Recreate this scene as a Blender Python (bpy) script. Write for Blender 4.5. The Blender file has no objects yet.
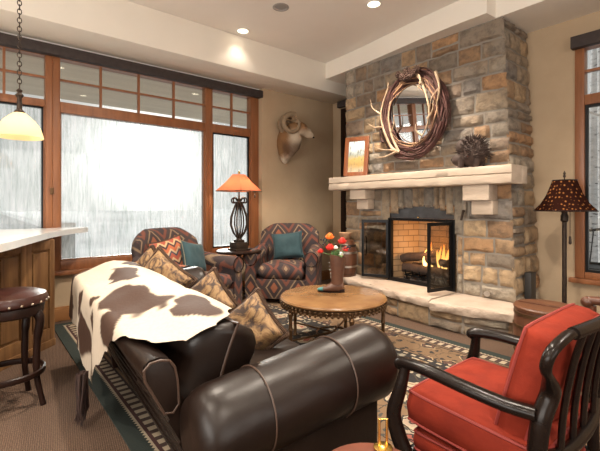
import bpy, bmesh, math, random
from mathutils import Vector, Matrix, noise
PI = math.pi
sc = bpy.context.scene
COL = sc.collection
R = random.Random(7)

# ------------------------------------------------------------------ helpers
def V(*a): return Vector(a)

class MB:
    """collects shapes, then links them as ONE mesh object"""
    def __init__(s): s.bm = bmesh.new()
    def box(s, x0, x1, y0, y1, z0, z1, m=None, bevel=0, seg=2):
        vs = [s.bm.verts.new((x, y, z)) for x in (x0, x1) for y in (y0, y1) for z in (z0, z1)]
        idx = [(0,1,3,2),(4,6,7,5),(0,4,5,1),(2,3,7,6),(0,2,6,4),(1,5,7,3)]
        fs = [s.bm.faces.new([vs[i] for i in f]) for f in idx]
        if m is not None:
            for v in vs: v.co = m @ v.co
        if bevel:
            es = list({e for f in fs for e in f.edges})
            bmesh.ops.bevel(s.bm, geom=es, offset=bevel, segments=seg, profile=.6, affect='EDGES')
        return s
    def rings(s, rings, cap=True, closed=False, wrap=True):
        rr = [[s.bm.verts.new(p) for p in r] for r in rings]
        n = len(rr[0]); k = len(rr)
        for i in range(k if closed else k-1):
            a, b = rr[i], rr[(i+1) % k]
            for j in range(n if wrap else n-1):
                j2 = (j+1) % n
                try: s.bm.faces.new((a[j], a[j2], b[j2], b[j]))
                except ValueError: pass
        if cap and not closed and wrap:
            s.bm.faces.new(rr[0][::-1]); s.bm.faces.new(rr[-1])
        return s
    def tube(s, pts, r, seg=8, closed=False, flat=None):
        pts = [Vector(p) for p in pts]; n = len(pts)
        rad = r if isinstance(r, (list, tuple)) else [r]*n
        up = None; rings = []
        for i, p in enumerate(pts):
            if closed: t = pts[(i+1) % n]-pts[i-1]
            else: t = pts[min(i+1, n-1)]-pts[max(i-1, 0)]
            t.normalize()
            if up is None:
                up = Vector((0,0,1)) if abs(t.z) < .9 else Vector((1,0,0))
            up = (up - t*up.dot(t)); up.normalize()
            sd = t.cross(up)
            fx, fy = flat if flat else (1, 1)
            rings.append([p + (sd*math.cos(q)*fx + up*math.sin(q)*fy)*rad[i] for q in [2*PI*j/seg for j in range(seg)]])
        return s.rings(rings, cap=not closed, closed=closed)
    def lathe(s, prof, c=(0,0,0), seg=24, cap=True, m=None):
        rings = [[Vector((max(r,1e-4)*math.cos(2*PI*j/seg), max(r,1e-4)*math.sin(2*PI*j/seg), z)) for j in range(seg)] for r, z in prof]
        c = Vector(c)
        rings = [[(m @ p if m is not None else p)+c for p in r] for r in rings]
        return s.rings(rings, cap=cap)
    def prism(s, poly, z0, z1, m=None, bevel=0):
        """poly of (x,y), extruded in z; m maps local to final"""
        a = [s.bm.verts.new((x, y, z0)) for x, y in poly]; b = [s.bm.verts.new((x, y, z1)) for x, y in poly]
        n = len(poly)
        fs = [s.bm.faces.new(a[::-1]), s.bm.faces.new(b)]
        for i in range(n): fs.append(s.bm.faces.new((a[i], a[(i+1) % n], b[(i+1) % n], b[i])))
        if m is not None:
            for v in a+b: v.co = m @ v.co
        if bevel:
            es = list({e for f in fs[:2] for e in f.edges})
            bmesh.ops.bevel(s.bm, geom=es, offset=bevel, segments=2, profile=.6, affect='EDGES')
        return s
    def ball(s, c, r, sc_=(1,1,1), m=None, seg=14, rg=9):
        rings = []
        for i in range(rg+1):
            th = PI*i/rg
            rr = max(math.sin(th), .02)
            rings.append([Vector((r*sc_[0]*rr*math.cos(2*PI*j/seg), r*sc_[1]*rr*math.sin(2*PI*j/seg), -r*sc_[2]*math.cos(th))) for j in range(seg)])
        c = Vector(c)
        rings = [[(m @ p if m is not None else p)+c for p in q] for q in rings]
        return s.rings(rings)
    def xf(s, m):
        bmesh.ops.transform(s.bm, matrix=m, verts=s.bm.verts); return s
    def jitter(s, amp, sc_=6):
        for v in s.bm.verts: v.co += noise.noise_vector(v.co*sc_)*amp
        return s
    def build(s, name, mat, parent=None, smooth=True, ang=38, world=False):
        bm = s.bm
        if world and parent is not None:
            bmesh.ops.transform(bm, matrix=(Matrix.Translation(parent.location) @ parent.rotation_euler.to_matrix().to_4x4()).inverted(), verts=bm.verts)
        bmesh.ops.recalc_face_normals(bm, faces=bm.faces)
        if smooth:
            for f in bm.faces: f.smooth = True
            for e in bm.edges:
                if len(e.link_faces) == 2 and e.calc_face_angle(0) > math.radians(ang): e.smooth = False
        me = bpy.data.meshes.new(name); bm.to_mesh(me); bm.free()
        o = bpy.data.objects.new(name, me); COL.objects.link(o)
        if mat: me.materials.append(mat)
        if parent: o.parent = parent
        return o

def tag(o, label, cat, group=None, kind=None):
    o['label'] = label; o['category'] = cat
    if group: o['group'] = group
    if kind: o['kind'] = kind
    return o
def thing(name, label, cat, loc=(0,0,0), rz=0, group=None, rot=None):
    o = bpy.data.objects.new(name, None); COL.objects.link(o)
    o.empty_display_size = .1
    o.location = loc; o.rotation_euler = rot if rot else (0, 0, rz)
    return tag(o, label, cat, group)
def struct(o): o['kind'] = 'structure'; return o
def dup(root, loc, rz=None, rot=None, label=None, scale=None):
    r = root.copy(); COL.objects.link(r); r.location = loc
    if rot: r.rotation_euler = rot
    elif rz is not None: r.rotation_euler = (0, 0, rz)
    if label: r['label'] = label
    if scale: r.scale = (scale,)*3
    for ch in list(root.children):
        c = ch.copy(); COL.objects.link(c); c.parent = r
        for g in list(ch.children):
            d = g.copy(); COL.objects.link(d); d.parent = c
    return r
def T(x, y, z): return Matrix.Translation((x, y, z))
def RX(a): return Matrix.Rotation(a, 4, 'X')
def RY(a): return Matrix.Rotation(a, 4, 'Y')
def RZ(a): return Matrix.Rotation(a, 4, 'Z')
def smoothstep(a, b, x):
    t = max(0, min(1, (x-a)/(b-a))); return t*t*(3-2*t)
def spline(pts, n=8):
    pts = [Vector(p) for p in pts]; out = []
    P = [2*pts[0]-pts[1]]+pts+[2*pts[-1]-pts[-2]]
    for i in range(1, len(P)-2):
        for k in range(n):
            t = k/n; a, b, c, d = P[i-1], P[i], P[i+1], P[i+2]
            out.append(.5*((2*b)+(c-a)*t+(2*a-5*b+4*c-d)*t*t+(3*b-a-3*c+d)*t**3))
    out.append(pts[-1]); return out
def interp(tab, x):
    if x <= tab[0][0]: return tab[0][1]
    for (a, b), (c, d) in zip(tab, tab[1:]):
        if x <= c:
            t = (x-a)/(c-a); t = t*t*(3-2*t); return b+(d-b)*t
    return tab[-1][1]

# ------------------------------------------------------------------ materials
class NT:
    def __init__(s, name):
        s.m = bpy.data.materials.new(name); s.m.use_nodes = True
        s.t = s.m.node_tree; s.t.nodes.clear()
        s.out = s.n('ShaderNodeOutputMaterial')
    def n(s, typ, **kw):
        nd = s.t.nodes.new(typ)
        for k, v in kw.items(): setattr(nd, k, v)
        return nd
    def l(s, a, b): s.t.links.new(a, b)
    def val(s, sock, v):
        if hasattr(v, 'is_output') or isinstance(v, bpy.types.NodeSocket): s.l(v, sock)
        else: sock.default_value = v
    def math(s, op, a, b=None, c=None):
        nd = s.n('ShaderNodeMath', operation=op)
        for i, v in enumerate((a, b, c)):
            if v is not None: s.val(nd.inputs[i], v)
        return nd.outputs[0]
    def coord(s, kind='Object'): return s.n('ShaderNodeTexCoord').outputs[kind]
    def mapping(s, vec, scale=(1,1,1), rot=(0,0,0), loc=(0,0,0)):
        nd = s.n('ShaderNodeMapping'); s.l(vec, nd.inputs[0])
        nd.inputs['Scale'].default_value = scale; nd.inputs['Rotation'].default_value = rot; nd.inputs['Location'].default_value = loc
        return nd.outputs[0]
    def noise(s, vec, scale, detail=4, rough=.55, dist=0):
        nd = s.n('ShaderNodeTexNoise'); s.l(vec, nd.inputs['Vector'])
        nd.inputs['Scale'].default_value = scale; nd.inputs['Detail'].default_value = detail
        nd.inputs['Roughness'].default_value = rough; nd.inputs['Distortion'].default_value = dist
        return nd.outputs['Fac']
    def voro(s, vec, scale, feat='F1', rnd=1.0, dim='3D'):
        nd = s.n('ShaderNodeTexVoronoi', feature=feat, voronoi_dimensions=dim); s.l(vec, nd.inputs['Vector'])
        nd.inputs['Scale'].default_value = scale; nd.inputs['Randomness'].default_value = rnd
        return nd
    def ramp(s, fac, stops, interp_='LINEAR'):
        nd = s.n('ShaderNodeValToRGB'); s.val(nd.inputs[0], fac)
        cr = nd.color_ramp; cr.interpolation = interp_
        while len(cr.elements) < len(stops): cr.elements.new(.5)
        for e, (p, c) in zip(cr.elements, stops):
            e.position = p; e.color = (*c, 1) if len(c) == 3 else c
        return nd.outputs[0]
    def mix(s, fac, a, b, mode='MIX'):
        nd = s.n('ShaderNodeMix', data_type='RGBA', blend_type=mode)
        s.val(nd.inputs[0], fac)
        for k, v in ((6, a), (7, b)):
            if isinstance(v, tuple): v = (*v, 1) if len(v) == 3 else v
            s.val(nd.inputs[k], v)
        return nd.outputs[2]
    def bump(s, h, strength=.3, dist=.01):
        nd = s.n('ShaderNodeBump'); s.l(h, nd.inputs['Height'])
        nd.inputs['Strength'].default_value = strength; nd.inputs['Distance'].default_value = dist
        return nd.outputs[0]
    def pbsdf(s, col, rough=.6, metal=0, normal=None, **kw):
        b = s.n('ShaderNodeBsdfPrincipled')
        if isinstance(col, tuple): col = (*col, 1) if len(col) == 3 else col
        s.val(b.inputs['Base Color'], col); s.val(b.inputs['Roughness'], rough); b.inputs['Metallic'].default_value = metal
        if normal is not None: s.l(normal, b.inputs['Normal'])
        for k, v in kw.items():
            kk = k.replace('_', ' ')
            if isinstance(v, tuple) and len(v) == 3: v = (*v, 1)
            s.val(b.inputs[kk], v)
        s.l(b.outputs[0], s.out.inputs[0]); return b

def mat(name, c1, c2=None, scale=8, rough=.6, metal=0, bump=0, bscale=60, bdist=.005, stretch=(1,1,1), **kw):
    t = NT(name); co = t.mapping(t.coord(), stretch)
    col = c1
    if c2: col = t.mix(t.ramp(t.noise(co, scale, 5), [(.3, (0,0,0)), (.7, (1,1,1))]), c1, c2)
    nrm = None
    if bump: nrm = t.bump(t.noise(co, bscale, 4), bump, bdist)
    t.pbsdf(col, rough, metal, nrm, **kw)
    return t.m

def wood(name, c1, c2, axis='z', rough=.4, sc_=1.0, **kw):
    st = {'x': (1.2, 14, 14), 'y': (14, 1.2, 14), 'z': (14, 14, 1.2)}[axis]
    return mat(name, c1, c2, 1.6*sc_, rough, 0, .12, 6, .004, st, **kw)

M = {}
M['plaster'] = mat('plaster', (.47,.355,.235), (.42,.31,.20), 2.5, .9, 0, .35, 9, .012)
M['ceiling'] = mat('ceiling_paint', (.86,.82,.77), (.83,.79,.74), 2, .92, 0, .15, 30, .004)
M['soffit'] = mat('soffit_paint', (.84,.79,.71), (.81,.76,.68), 2, .92, 0, .2, 12, .006)
M['window_wood'] = wood('window_wood', (.30,.118,.048), (.20,.075,.030), 'z', .38)
M['base_wood'] = wood('baseboard_wood', (.34,.16,.06), (.24,.10,.035), 'y', .4)
M['valance'] = mat('valance_fabric', (.035,.025,.024), (.05,.038,.035), 20, .75)
M['black_metal'] = mat('black_metal', (.010,.010,.011), None, rough=.42, metal=.6)
M['iron'] = mat('wrought_iron', (.03,.022,.018), (.06,.04,.028), 30, .5, .7, .2, 60)
M['dark_wood'] = wood('dark_wood', (.022,.009,.006), (.010,.005,.004), 'z', .36, Specular_IOR_Level=.2)
M['chair_wood'] = wood('chair_black_wood', (.006,.004,.0035), (.012,.007,.005), 'x', .27, Specular_IOR_Level=.2)
M['cabinet_wood'] = wood('cabinet_wood', (.24,.125,.050), (.095,.043,.018), 'z', .45)
M['counter'] = mat('counter_stone', (.74,.74,.73), (.62,.63,.63), 5, .16)
M['brass'] = mat('brass', (.72,.47,.13), None, rough=.22, metal=1)
M['mortar'] = mat('mortar', (.31,.275,.235), (.25,.22,.185), 12, .95, 0, .6, 40, .01)
M['hearth_stone'] = mat('hearth_sandstone', (.49,.395,.32), (.40,.31,.24), 5, .85, 0, .7, 30, .018)
M['mantel_stone'] = mat('mantel_sandstone', (.54,.44,.35), (.44,.355,.275), 4, .85, 0, .4, 18, .012, (1,2,4))
M['snow'] = mat('snow', (.86,.89,.93), (.78,.82,.88), 1.5, .9, 0, .4, 3, .08)
M['ext_stone'] = mat('outdoor_stone', (.34,.36,.37), (.28,.29,.31), 3, .9)
M['eave'] = mat('eave_boards', (.62,.57,.47), (.52,.47,.38), 1.2, .8, 0, 0, 1, 0, (6,.4,1))
M['petal_red'] = mat('petal_red', (.72,.045,.025), (.55,.02,.02), 40, .6)
M['petal_orange'] = mat('petal_orange', (.9,.24,.03), (.8,.14,.02), 40, .6)
M['petal_white'] = mat('petal_white', (.85,.82,.72), None, rough=.6)
M['leaf'] = mat('leaf_green', (.06,.14,.04), (.10,.2,.06), 20, .5)
M['berry'] = mat('berry_dark', (.02,.015,.03), None, rough=.35)
M['boot'] = mat('boot_leather', (.11,.052,.032), (.07,.03,.02), 14, .35, 0, .25, 60, .003)
M['teal_toe'] = mat('turquoise_inlay', (.06,.22,.22), (.04,.14,.15), 40, .35)
M['teal'] = mat('teal_velvet', (.022,.060,.072), (.012,.038,.048), 6, .8, 0, .3, 14, .008, Sheen_Weight=.08)
M['teal_trim'] = mat('pillow_cord', (.16,.15,.11), None, rough=.8)
M['antler'] = mat('antler', (.40,.29,.19), (.24,.155,.09), 12, .6, 0, .3, 40, .003)
M['twig'] = mat('twig_bark', (.10,.034,.028), (.05,.022,.016), 18, .85, 0, .4, 50, .003)
M['twig_pale'] = mat('twig_pale_bark', (.38,.22,.12), (.26,.14,.08), 18, .8)
M['pine_cone'] = mat('pine_cone', (.09,.045,.03), (.05,.025,.018), 30, .85)
M['sculpt'] = mat('sculpture_bark', (.03,.017,.013), (.065,.038,.028), 30, .8)
M['horn'] = None
M['soot'] = mat('sooty_metal', (.15,.155,.165), (.07,.07,.075), 6, .34, .75)
M['log'] = mat('charred_log', (.03,.02,.016), (.085,.048,.032), 14, .9, 0, .7, 30, .01)
M['ember'] = mat('ash_bed', (.11,.09,.08), (.05,.04,.04), 30, .95, 0, .8, 60, .01)
M['red_fabric'] = mat('red_velvet', (.225,.026,.012), (.15,.017,.009), 9, .85, 0, .5, 12, .014, Specular_IOR_Level=.15)
M['red_cord'] = mat('red_cord', (.22,.025,.018), None, rough=.7)
M['stool_leather'] = mat('stool_leather', (.05,.014,.010), (.026,.008,.006), 14, .3, 0, .2, 60, .003)
M['drum_leather'] = mat('drum_leather', (.16,.045,.022), (.11,.03,.016), 9, .35)
M['nail'] = mat('nailhead', (.55,.47,.36), None, rough=.3, metal=1)
M['cask'] = wood('cask_wood', (.13,.050,.024), (.06,.024,.013), 'z', .4)
M['cask_top'] = wood('cask_lid_wood', (.15,.060,.03), (.08,.032,.016), 'x', .35)
M['frame_wood'] = wood('picture_frame_wood', (.26,.085,.028), (.17,.05,.018), 'z', .38)
M['bronze'] = mat('antique_bronze', (.10,.055,.03), (.17,.10,.05), 30, .42, .8)
M['table_top'] = mat('table_top_wood', (.25,.135,.055), (.15,.070,.027), 5, .27, 0, .06, 20, .003)
M['tail'] = mat('tail_hair', (.022,.012,.010), (.05,.025,.02), 40, .6)
M['aspen'] = None
M['can'] = mat('can_trim', (.80,.78,.74), None, rough=.5)
M['grey_grille'] = mat('grey_grille', (.33,.32,.31), None, rough=.6)
M['plate'] = mat('outlet_plate', (.03,.028,.027), None, rough=.5)
M['silver'] = mat('silver_metal', (.6,.6,.6), None, rough=.3, metal=1)

# emissive
def emis(name, col, st):
    t = NT(name); e = t.n('ShaderNodeEmission'); e.inputs[0].default_value = (*col, 1); e.inputs[1].default_value = st
    t.l(e.outputs[0], t.out.inputs[0]); return t.m
M['lamp_on'] = emis('lamp_lens', (1, .86, .62), 5)
def flame_mat():
    t = NT('flame'); co = t.coord('Generated'); sp = t.n('ShaderNodeSeparateXYZ'); t.l(co, sp.inputs[0])
    c = t.ramp(sp.outputs[2], [(0, (1,.62,.22)), (.5, (1,.45,.10)), (1, (1,.24,.03))])
    e = t.n('ShaderNodeEmission'); t.l(c, e.inputs[0]); e.inputs[1].default_value = 3.2
    t.l(e.outputs[0], t.out.inputs[0]); return t.m
M['flame'] = flame_mat()

def leather():
    t = NT('brown_leather'); co = t.coord()
    col = t.mix(t.noise(co, 5, 5), (.005,.003,.0024), (.017,.0085,.0055))
    h = t.math('ADD', t.noise(co, 9, 4, .5, .6), t.math('MULTIPLY', t.noise(co, 120, 2), .25))
    r = t.math('ADD', t.math('MULTIPLY', t.noise(co, 14, 4), .22), .27)
    t.pbsdf(col, r, 0, t.bump(h, .14, .010), Specular_IOR_Level=.34)
    return t.m
M['leather'] = leather()
M['leather_cord'] = mat('leather_cord', (.055,.030,.020), None, rough=.45)

def carpet():
    t = NT('ribbed_carpet'); co = t.coord()
    w = t.mapping(co, (1,1,1), (0,0,math.radians(8)))
    sp = t.n('ShaderNodeSeparateXYZ'); t.l(w, sp.inputs[0])
    a = t.math('SINE', t.math('MULTIPLY', sp.outputs[1], 640)); b = t.math('SINE', t.math('MULTIPLY', sp.outputs[0], 700))
    h = t.math('ADD', t.math('MULTIPLY', a, .5), t.math('MULTIPLY', t.math('MULTIPLY', a, b), .5))
    n = t.noise(co, 130, 3)
    f = t.math('ADD', t.math('MULTIPLY', h, .22), t.math('ADD', t.math('MULTIPLY', n, .9), .02))
    col = t.ramp(f, [(.15, (.040,.022,.014)), (.5, (.115,.066,.041)), (.85, (.23,.145,.095))])
    t.pbsdf(col, .95, 0, t.bump(h, .6, .006)); return t.m
M['carpet'] = carpet()

def rug_mat(hx, hy):
    t = NT('oriental_rug'); co = t.coord(); sp = t.n('ShaderNodeSeparateXYZ'); t.l(co, sp.inputs[0])
    x, y = sp.outputs[0], sp.outputs[1]
    dx = t.math('SUBTRACT', hx, t.math('ABSOLUTE', x)); dy = t.math('SUBTRACT', hy, t.math('ABSOLUTE', y))
    d = t.math('MINIMUM', dx, dy)
    along = t.math('ADD', t.math('MULTIPLY', t.math('GREATER_THAN', dx, dy), x), t.math('MULTIPLY', t.math('LESS_THAN', dx, dy), y))
    dist = t.n('ShaderNodeTexNoise'); t.l(co, dist.inputs['Vector']); dist.inputs['Scale'].default_value = 9
    vm = t.n('ShaderNodeVectorMath', operation='MULTIPLY_ADD'); t.l(dist.outputs['Color'], vm.inputs[0]); vm.inputs[1].default_value = (.16,.16,0); t.l(co, vm.inputs[2])
    v1 = t.voro(vm.outputs[0], 3.7, 'F1', .75, '2D')
    v2 = t.voro(vm.outputs[0], 9.5, 'F1', .9, '2D')
    edge = t.voro(vm.outputs[0], 5.2, 'DISTANCE_TO_EDGE', .85, '2D')
    cream, tan, black, green, rose = (.44,.355,.25), (.19,.115,.06), (.014,.013,.014), (.018,.028,.024), (.30,.085,.06)
    # inner field: black ground, cream blossoms and leaves, tan vines
    flw = t.ramp(v1.outputs['Distance'], [(0, rose), (.10, cream), (.19, tan), (.23, cream), (.30, black)], 'CONSTANT')
    lv = t.math('MULTIPLY', t.math('LESS_THAN', v2.outputs['Distance'], .28), t.math('GREATER_THAN', t.noise(co, 6, 2), .47))
    field = t.mix(t.math('MULTIPLY', lv, t.math('GREATER_THAN', v1.outputs['Distance'], .40)), flw, t.mix(t.noise(co, 4, 2), cream, (.17,.19,.16)))
    vine = t.math('LESS_THAN', edge.outputs['Distance'], .03)
    field = t.mix(t.math('MULTIPLY', vine, .3), field, tan)
    # central ground is tan with dark vines and cream blossoms
    r2 = t.math('SQRT', t.math('ADD', t.math('POWER', t.math('DIVIDE', t.math('SUBTRACT', x, .9), .60), 2.0), t.math('POWER', t.math('DIVIDE', t.math('ADD', y, .12), .48), 2.0)))
    r2 = t.math('ADD', r2, t.math('MULTIPLY', t.noise(co, 5, 3), .35))
    med = t.ramp(v1.outputs['Distance'], [(0, rose), (.07, black), (.12, (.36,.27,.2)), (.22, cream), (.30, black), (.33, tan)], 'CONSTANT')
    med = t.mix(vine, med, black)
    med = t.mix(t.math('LESS_THAN', v2.outputs['Distance'], .16), med, (.05,.05,.045))
    field = t.mix(t.math('LESS_THAN', r2, 1.05), field, med)
    # border band: tan with dark flowers
    bnd = t.ramp(v1.outputs['Distance'], [(0, cream), (.07, (.10,.045,.03)), (.17, black), (.22, (.42,.29,.17)), (.26, tan)], 'CONSTANT')
    bnd = t.mix(t.math('LESS_THAN', v2.outputs['Distance'], .17), bnd, black)
    bnd = t.mix(t.math('MULTIPLY', vine, .8), bnd, (.09,.055,.03))
    chk = t.math('GREATER_THAN', t.math('SINE', t.math('MULTIPLY', along, 2*PI/.075)), -.1)
    zig = t.math('PINGPONG', along, .014)
    def band(col_in, lo, hi, c):
        f = t.math('MULTIPLY', t.math('GREATER_THAN', d, lo), t.math('LESS_THAN', d, hi))
        return t.mix(f, col_in, c)
    c = field
    c = band(c, -.5, .60, black)
    c = band(c, .55, .575, t.mix(chk, black, cream))
    c = band(c, -.5, .53, bnd)
    c = band(c, .19, .24, (.035,.02,.016))
    c = band(c, .205, .222, tan)
    c = band(c, .125, .19, t.mix(chk, (.05,.026,.02), cream))
    c = band(c, .105, .125, (.06,.02,.018))
    c = t.mix(t.math('LESS_THAN', d, t.math('ADD', .085, zig)), c, green)
    f = t.math('MULTIPLY', t.math('GREATER_THAN', d, t.math('ADD', .083, zig)), t.math('LESS_THAN', d, .105))
    c = t.mix(f, c, cream)
    c = t.mix(t.math('MULTIPLY', t.noise(co, 160, 2), .35), c, (.02,.016,.012))
    t.pbsdf(c, .95, 0, t.bump(t.noise(co, 220, 2), .5, .004)); return t.m

def kilim():
    t = NT('kilim_fabric'); co = t.coord(); sp = t.n('ShaderNodeSeparateXYZ'); t.l(co, sp.inputs[0])
    u = t.math('ADD', sp.outputs[0], t.math('MULTIPLY', sp.outputs[1], .55))
    v = t.math('ADD', sp.outputs[2], t.math('MULTIPLY', sp.outputs[1], .5))
    st = t.math('SNAP', t.math('PINGPONG', u, .15), .010)
    a = t.math('ADD', t.math('MULTIPLY', st, 1.5), t.math('PINGPONG', v, .24))
    k = t.math('FRACT', t.math('MULTIPLY', a, 2.15))
    base = t.ramp(k, [(0, (.30,.095,.045)), (.13, (.028,.018,.022)), (.27, (.30,.20,.12)), (.33, (.04,.027,.03)), (.50, (.17,.048,.030)), (.62, (.024,.020,.028)), (.80, (.10,.055,.042)), (.90, (.33,.22,.13))], 'CONSTANT')
    c = t.mix(t.math('MULTIPLY', t.noise(co, 90, 3), .6), base, (.055,.036,.028))
    t.pbsdf(c, .9, 0, t.bump(t.noise(co, 200, 2), .3, .003)); return t.m
M['kilim'] = kilim()

def gold_damask():
    t = NT('gold_damask'); co = t.coord()
    n = t.noise(co, 9, 5, .65, 1.4)
    c = t.ramp(n, [(.40, (.035,.017,.010)), (.46, (.16,.085,.035)), (.53, (.28,.17,.07)), (.62, (.15,.065,.028)), (.7, (.32,.22,.12))])
    t.pbsdf(c, .7, 0, t.bump(n, .4, .008), Sheen_Weight=.08); return t.m
M['gold'] = gold_damask()
M['fringe'] = mat('brown_fringe', (.10,.05,.025), (.035,.017,.01), 40, .8)

def tapestry():
    t = NT('tapestry_stripe'); co = t.coord(); sp = t.n('ShaderNodeSeparateXYZ'); t.l(co, sp.inputs[0])
    d = t.math('ADD', t.math('ADD', sp.outputs[2], t.math('PINGPONG', sp.outputs[0], .05)), .5)
    k = t.math('FRACT', t.math('MULTIPLY', d, 5.2))
    c = t.ramp(k, [(0, (.42,.12,.05)), (.22, (.06,.03,.03)), (.36, (.45,.3,.16)), (.5, (.32,.07,.04)), (.74, (.05,.05,.07)), (.86, (.5,.34,.2))], 'CONSTANT')
    t.pbsdf(c, .85); return t.m
M['tapestry'] = tapestry()

def attr_mat(name, attr, rough=.85, bs=24, bst=.6, bd=.02, extra=.35):
    t = NT(name); co = t.coord()
    a = t.n('ShaderNodeAttribute', attribute_name=attr)
    n = t.noise(co, 11, 6, .62); n2 = t.noise(co, 3.2, 3)
    c = t.mix(t.math('MULTIPLY', t.ramp(n, [(.38, (1,1,1)), (.55, (0,0,0))]), extra), a.outputs['Color'], (.07,.055,.045))
    c = t.mix(t.math('MULTIPLY', t.ramp(n2, [(.5, (0,0,0)), (.68, (1,1,1))]), .3), c, (.36,.23,.12))
    t.pbsdf(c, rough, 0, t.bump(t.noise(co, bs, 8, .72), bst, bd)); return t.m
M['stone'] = attr_mat('field_stone', 'stone_col', bst=.9, bd=.03, extra=.5)

def firebrick():
    t = NT('fire_brick'); co = t.coord(); sp = t.n('ShaderNodeSeparateXYZ'); t.l(co, sp.inputs[0])
    cb = t.n('ShaderNodeCombineXYZ'); t.l(t.math('ADD', sp.outputs[0], sp.outputs[1]), cb.inputs[0]); t.l(sp.outputs[2], cb.inputs[1])
    b = t.n('ShaderNodeTexBrick'); t.l(cb.outputs[0], b.inputs['Vector'])
    b.inputs['Color1'].default_value = (.56,.39,.23,1); b.inputs['Color2'].default_value = (.48,.32,.18,1); b.inputs['Mortar'].default_value = (.24,.16,.09,1)
    b.inputs['Scale'].default_value = 1; b.inputs['Brick Width'].default_value = .2; b.inputs['Row Height'].default_value = .075; b.inputs['Mortar Size'].default_value = .006
    t.pbsdf(b.outputs['Color'], .9); return t.m
M['firebrick'] = firebrick()

def frosted(name, lo, hi):
    t = NT(name); co = t.coord()
    n = t.noise(t.mapping(co, (9, 9, 1.1)), 3.5, 5, .65, .8)
    n2 = t.noise(co, 2.2, 3)
    f = t.math('ADD', t.ramp(t.math('MULTIPLY', t.math('ADD', n, n2), .5), [(.36, (lo,)*3), (.62, (hi,)*3)]), 0)
    tr = t.n('ShaderNodeBsdfTransparent'); t.l(t.ramp(t.noise(t.mapping(co, (14, 14, 1.0)), 4, 5, .7, .6), [(.34, (.70,.745,.725)), (.5, (.90,.93,.925)), (.64, (1,1,1))]), tr.inputs[0])
    tl = t.n('ShaderNodeBsdfTranslucent'); tl.inputs[0].default_value = (.92,.95,.97,1)
    mx = t.n('ShaderNodeMixShader'); t.l(f, mx.inputs[0]); t.l(tr.outputs[0], mx.inputs[1]); t.l(tl.outputs[0], mx.inputs[2])
    gl = t.n('ShaderNodeBsdfGlossy'); gl.inputs['Roughness'].default_value = .04
    m2 = t.n('ShaderNodeMixShader'); m2.inputs[0].default_value = .03
    t.l(mx.outputs[0], m2.inputs[1]); t.l(gl.outputs[0], m2.inputs[2]); t.l(m2.outputs[0], t.out.inputs[0]); return t.m
M['frost'] = frosted('streaked_glass', .04, .28)
def clear(name, tint, refl):
    t = NT(name)
    tr = t.n('ShaderNodeBsdfTransparent'); tr.inputs[0].default_value = (*tint, 1)
    gl = t.n('ShaderNodeBsdfGlossy'); gl.inputs['Roughness'].default_value = .02
    m2 = t.n('ShaderNodeMixShader'); m2.inputs[0].default_value = refl
    t.l(tr.outputs[0], m2.inputs[1]); t.l(gl.outputs[0], m2.inputs[2]); t.l(m2.outputs[0], t.out.inputs[0]); return t.m
M['glass'] = clear('clear_glass', (.95,.96,.95), .06)
M['door_glass'] = clear('smoked_glass', (.66,.62,.58), .10)
M['mirror'] = mat('mirror_silver', (.9,.9,.9), None, rough=.01, metal=1)

def shade_mat(name, col, tr, rough=.7, pattern=None):
    t = NT(name)
    c = col
    d = t.n('ShaderNodeBsdfDiffuse'); tl = t.n('ShaderNodeBsdfTranslucent')
    if pattern: cc = pattern(t)
    for b in (d, tl):
        if pattern: t.l(cc, b.inputs[0])
        else: b.inputs[0].default_value = (*c, 1)
    mx = t.n('ShaderNodeMixShader'); mx.inputs[0].default_value = tr
    t.l(d.outputs[0], mx.inputs[1]); t.l(tl.outputs[0], mx.inputs[2]); t.l(mx.outputs[0], t.out.inputs[0]); return t.m
M['amber_glass'] = shade_mat('amber_glass', (.95,.76,.45), .6)
M['rust_shade'] = shade_mat('rust_shade', (.62,.19,.10), .4)
def leopard(t):
    v = t.voro(t.mapping(t.coord(), (1,1,.8)), 36, 'F1', .3)
    return t.ramp(v.outputs['Distance'], [(0, (.45,.22,.07)), (.20, (.30,.12,.04)), (.34, (.028,.010,.007))], 'LINEAR')
M['leopard_shade'] = shade_mat('spotted_shade', (.1,.05,.02), .25, pattern=leopard)

def horn_mat():
    t = NT('ram_horn'); co = t.coord()
    w = t.noise(co, 30, 3)
    t.pbsdf(t.mix(w, (.30,.215,.13), (.17,.115,.07)), .6, 0, t.bump(w, .6, .01)); return t.m
M['horn'] = horn_mat()
def hair(name, attr):
    t = NT(name); co = t.coord(); a = t.n('ShaderNodeAttribute', attribute_name=attr)
    n = t.noise(t.mapping(co, (1,1,.25)), 70, 4)
    t.pbsdf(t.mix(t.math('MULTIPLY', n, .5), a.outputs['Color'], t.mix(.5, a.outputs['Color'], (.02,.01,.008))), .75, 0, t.bump(n, .35, .006), Specular_IOR_Level=.25); return t.m
M['ram_hair'] = hair('ram_hair', 'coat')
M['hide'] = hair('cow_hide', 'coat')
def bark():
    t = NT('aspen_bark'); co = t.coord()
    n = t.noise(t.mapping(co, (3,3,9)), 3, 4)
    t.pbsdf(t.ramp(n, [(.30, (.06,.06,.065)), (.40, (.52,.54,.57)), (.7, (.66,.68,.71))]), .85); return t.m
M['aspen'] = bark()
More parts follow.
